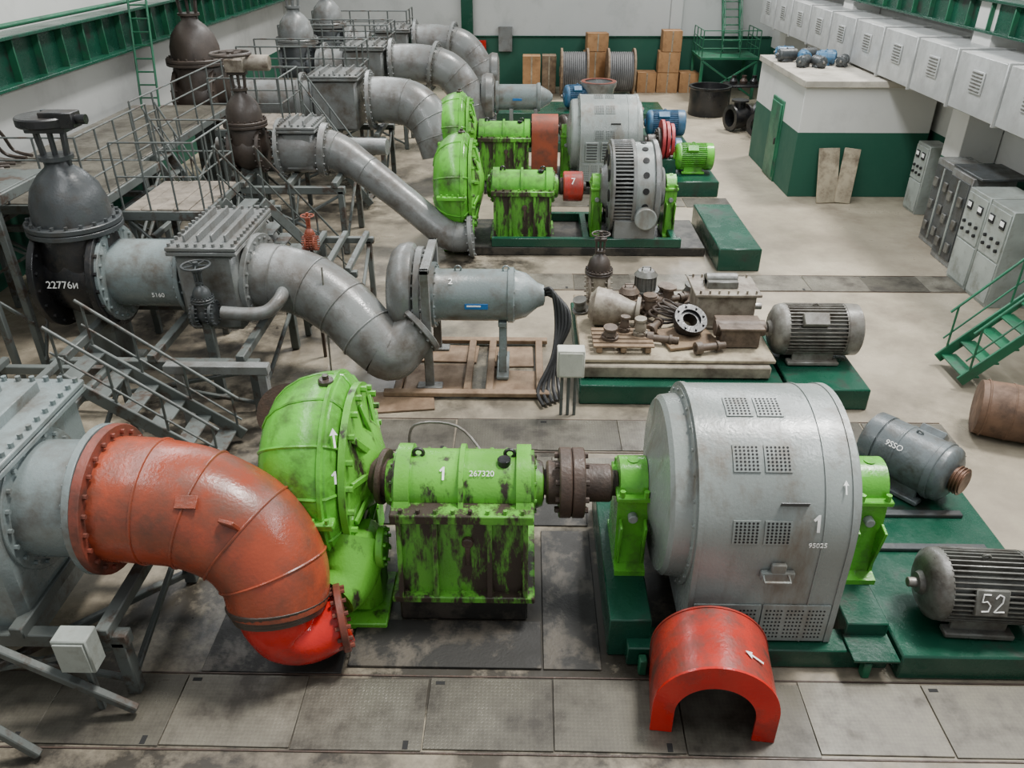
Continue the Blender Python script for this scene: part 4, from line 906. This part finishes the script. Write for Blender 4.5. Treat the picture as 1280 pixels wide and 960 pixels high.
T=Thing('wall_ladder','green steel ladder fixed beside the wall','ladder',(-9.6,20.5,2.3))
for x in(-9.8,-9.35):
    b=B();b.rod((x,21.0,2.35),(x,21.6,5.2),.03);part(T,'ladder_rail',b,GM)
for i in range(9):
    b=B();b.rod((-9.8,21.05+i*.065,2.6+i*.3),(-9.35,21.05+i*.065,2.6+i*.3),.02);part(T,'rung',b,GM)
for k in range(6):
    pts=[(-10.45,14+.3*k,3.5),(-10.3,14.1+.35*k,2.9),(-10.3,14.6+.3*k,2.5),(-9.9,15.0+.2*k,2.42)]
    b=B();b.tube(spline(pts,6),.035,8);solo('hose',b,BRN,'brown cable draped on the platform','cable',pts[0],group='cables on platform')
b=B();b.lathe((-3.35,9.6,.42),(.3,-1,.35),[(-.02,.42),(.03,.44),(.05,.1)],36);solo('blind_flange',b,RU,'round rusty steel disc leaning on the trestle','machine part',(-3.35,9.6,0))
# ================================================================= RIGHT SIDE
def cabinet(x,y,w_,dp,h,label,kind=0,mt=CAB):
    T=Thing('control_cabinet',label,'electrical cabinet',(x,y,0),group='electrical cabinets along the wall')
    b=B();b.box((x+dp/2,y+w_/2,h/2),(dp,w_,h));part(T,'cabinet_body',b,mt)
    if kind==1:
        b=B();b.box((x-.01,y+w_/2,h*.5),(.02,w_-.1,h*.86));b.mat(1)
        for i in range(3):
            for j in range(2): b.box((x-.04,y+.22+j*(w_-.44),.4+i*.5),(.05,.16,.2))
        b.mat(2)
        b.box((x-.03,y+w_*.5,h*.5),(.04,.03,h*.84))
        part(T,'switchgear',b,[DG,MG,CAB])
    else:
        b=B();b.box((x-.012,y+w_/2,h*.72),(.03,w_-.06,h*.48));part(T,'instrument_panel',b,CAB)
        for i in range(2):
            b=B();b.box((x-.035,y+.2+i*(w_-.4),h*.84),(.03,.17,.17));b.mat(1);b.box((x-.052,y+.2+i*(w_-.4),h*.85),(.006,.13,.09));part(T,'meter',b,[BLK,MW],label='square dial meter with white face')
        for i in range(3):
            for j in range(2):
                b=B();b.cyl((x-.02,y+.16+i*(w_-.32)/2,h*.58+j*.16),(x-.07,y+.16+i*(w_-.32)/2,h*.58+j*.16),.035,None,12);part(T,'switch_knob',b,BLK)
        b=B();b.box((x-.012,y+w_/2,h*.25),(.03,w_-.06,h*.42));part(T,'door',b,mt)
    return T
cabinet(8.9,14.3,.8,.9,1.9,'grey green control cabinet with meters and switches')
cabinet(8.9,15.15,.8,.9,1.9,'grey green control cabinet with dial meters')
cabinet(9.1,16.3,.9,.9,1.95,'open grey switchgear cabinet with exposed contactors',1,GY)
cabinet(9.3,17.4,.9,.7,1.9,'open grey switchgear panel beside column',1,GY)
cabinet(9.9,20.0,.7,.5,1.7,'grey wall cabinet by the booth',0)
b=B();b.box((9.65,16.7,1.98),(1.0,1.2,.05));solo('cabinet_shelf',b,DG,'dark flat tray on top of switchgear','tray',(9.65,16.7,1.95))
T=Thing('leaning_board','pale wooden board leaning on the booth','board',(7.9,20.9,0))
b=B();b.box((7.95,21.12,.68),(.55,.05,1.4),(-17,0,5));part(T,'board_panel',b,CB)
T=Thing('leaning_board','second pale wooden board leaning beside it','board',(8.4,20.9,0))
b=B();b.box((8.45,21.1,.68),(.42,.05,1.4),(-17,6,-4));part(T,'board_panel',b,CB)
b=B();da=V((.92,-.38,0)).normalized();b.lathe(V((6.95,9.85,.4))-da*.42,da,[(0,.36),(.01,.39),(.1,.4),(.42,.41),(.74,.4),(.83,.39),(.84,.36)],36)
for t in(.1,.42,.74): b.torus(V((6.95,9.85,.4))-da*(.42-t),da,.405,.014,36,6)
solo('rusty_drum',b,RO,'rusty brown steel drum lying beside the stairs','drum',(6.95,9.85,0))
b=B();b.beam((7.0,8.9,0),(7.35,9.1,1.2),.09,.09);solo('stair_post',b,GM,'sloping green steel post near the stairs','post',(7.2,9.0,0))
k=0
for (x,y,r,s) in((7.4,24.6,10,.3),(7.8,24.2,80,.3),(8.1,24.9,30,.28),(8.3,24.0,-20,.3),(7.6,23.6,50,.26),(8.5,24.5,15,.28),(8.0,23.5,100,.26),(7.5,25.2,0,.28),(8.7,23.7,60,.26)):
    emotor((x,y,3.0),s*1.7,s*.55,(BL if k%2 else DG),'small %s electric motor stored on the booth roof'%('blue' if k%2 else 'dark grey'),rot=r,fins=False,tb=False,group='small motors on booth roof',shaftr=.03);k+=1
# ================================================================= BACK AREA
for x in(2.0,3.95):
    T=Thing('cable_drum','wooden cable drum wound with grey cable','cable drum',(x,36.0,0),group='cable drums')
    b=B();b.cyl((x-.5,36,.95),(x+.5,36,.95),.75,None,36)
    for i in range(12): b.torus((x-.46+i*.084,36,.95),(1,0,0),.75,.045,32,6)
    part(T,'cable_winding',b,CBL)
    for sg in(-1,1):
        b=B();b.cyl((x+sg*.5,36,.95),(x+sg*.58,36,.95),.93,None,36);b.cyl((x+sg*.58,36,.95),(x+sg*.62,36,.95),.2,None,16);part(T,'drum_flange',b,WD)
def crate(x,y,w_,d_,h,mt,label,z=0,rot=0):
    T=Thing('cardboard_box',label,'box',(x,y,z),group='stored boxes by the wall',rot=rot)
    b=B();b.box((x,y,z+h/2),(w_,d_,h));part(T,'box_body',b,mt)
    for sx in(-1,1):
        b=B();b.box((x+sx*w_*.25,y,z+h+.008),(w_*.49,d_,.015));part(T,'flap',b,mt)
    b=B();b.box((x,y-d_/2-.004,z+h*.5),(.06,.008,h));part(T,'tape',b,CB);return T
crate(.2,36.6,.75,.7,1.5,CBX,'tall brown cardboard box by the wall');crate(.95,36.7,.6,.7,1.5,WD,'brown wooden cabinet beside boxes')
crate(2.95,37.2,1.0,.7,1.6,CBX,'brown cardboard box behind the drums');crate(3.0,37.2,.9,.6,.7,CBX,'brown carton stacked on box',1.63,6)
for i,(x,z,w_) in enumerate(((6.1,0,.9),(6.1,.83,.9),(6.15,1.66,.8),(5.2,0,.8),(7.0,0,.8))): crate(x,37.0,w_,.8,.8,CBX,'brown cardboard carton in a stack',z,random.uniform(-4,4))
b=B();b.box((-.95,37.88,2.0),(.6,.24,1.0));solo('wall_electrical_panel',b,GY,'grey electrical panel on the wall','electrical box',(-.95,37.85,1.5))
b=B();b.box((-2.0,37.88,1.7),(.4,.24,.5));solo('fire_hose_box',b,RD,'small red fire box on the wall','box',(-2.0,37.85,1.45))
T=Thing('green_platform','green steel platform with railings at the end wall','platform',(8.3,35.8,0))
b=B();b.box((8.3,36.2,1.6),(2.4,2.2,.1));part(T,'deck',b,GM)
for x in(7.2,9.4):
    for y in(35.2,37.2):
        b=B();b.box((x,y,.78),(.12,.12,1.55));part(T,'leg',b,GM)
for p,q_ in(((7.2,35.15,.1),(9.4,35.15,1.5)),((9.4,35.15,.1),(7.2,35.15,1.5))):
    b=B();b.beam(p,q_,.08);part(T,'brace',b,GM)
railing([(7.15,37.2,1.65),(7.15,35.15,1.65),(9.45,35.15,1.65),(9.45,37.2,1.65)],1.0,'green railing on the end platform',GM,step=.7,mid=2)
stair(8.2,36.2,1.65,8.2,37.7,4.2,.7,GM,'green steel stair rising from the platform',side=V((1,0,0)),n=9)
T=Thing('black_tank','black round open steel tank on the floor','tank',(7.0,32.2,0))
b=B();b.lathe((7.0,32.2,0),(0,0,1),[(0,.72),(.05,.75),(.95,.75),(1.0,.8),(1.05,.8),(1.05,.7),(.6,.68)],36);part(T,'tank_body',b,DK)
T=Thing('work_table','black steel work table covered with parts','table',(9.0,33.6,0))
b=B();b.box((9.0,33.6,.85),(2.2,1.0,.08));part(T,'table_top',b,DK)
for x in(8.0,10.0):
    for y in(33.2,34.0):
        b=B();b.box((x,y,.4),(.08,.08,.82));part(T,'leg',b,DK)
for i in range(5):
    b=B();b.lathe((8.2+i*.4,33.6,.9),(0,0,1),[(0,.14),(.1,.16),(.2,.08),(.3,.1)],16);solo('machine_part',b,RU if i%2 else DK,'small dark metal part on the table','machine part',(8.2+i*.4,33.6,.9),group='parts on work table')
for (x,y,a) in((7.5,29.4,20),(8.1,28.4,60),(8.5,29.7,-30)):
    T=Thing('pipe_fitting','black flanged pipe fitting lying on the floor','pipe fitting',(x,y,0),rot=a)
    b=B();b.lathe((x-.35,y,.46),(1,0,0),[(0,.3),(0,.45),(.08,.45),(.08,.33),(.35,.4),(.62,.33),(.62,.45),(.7,.45),(.7,.3),(.35,.28),(0,.3)],32,cap=False);part(T,'fitting_body',b,DK)
    b=B();b.cyl((x,y,.8),(x,y,1.05),.2,None,20);b.cyl((x,y,1.0),(x,y,1.06),.3,None,24);part(T,'branch',b,DK)
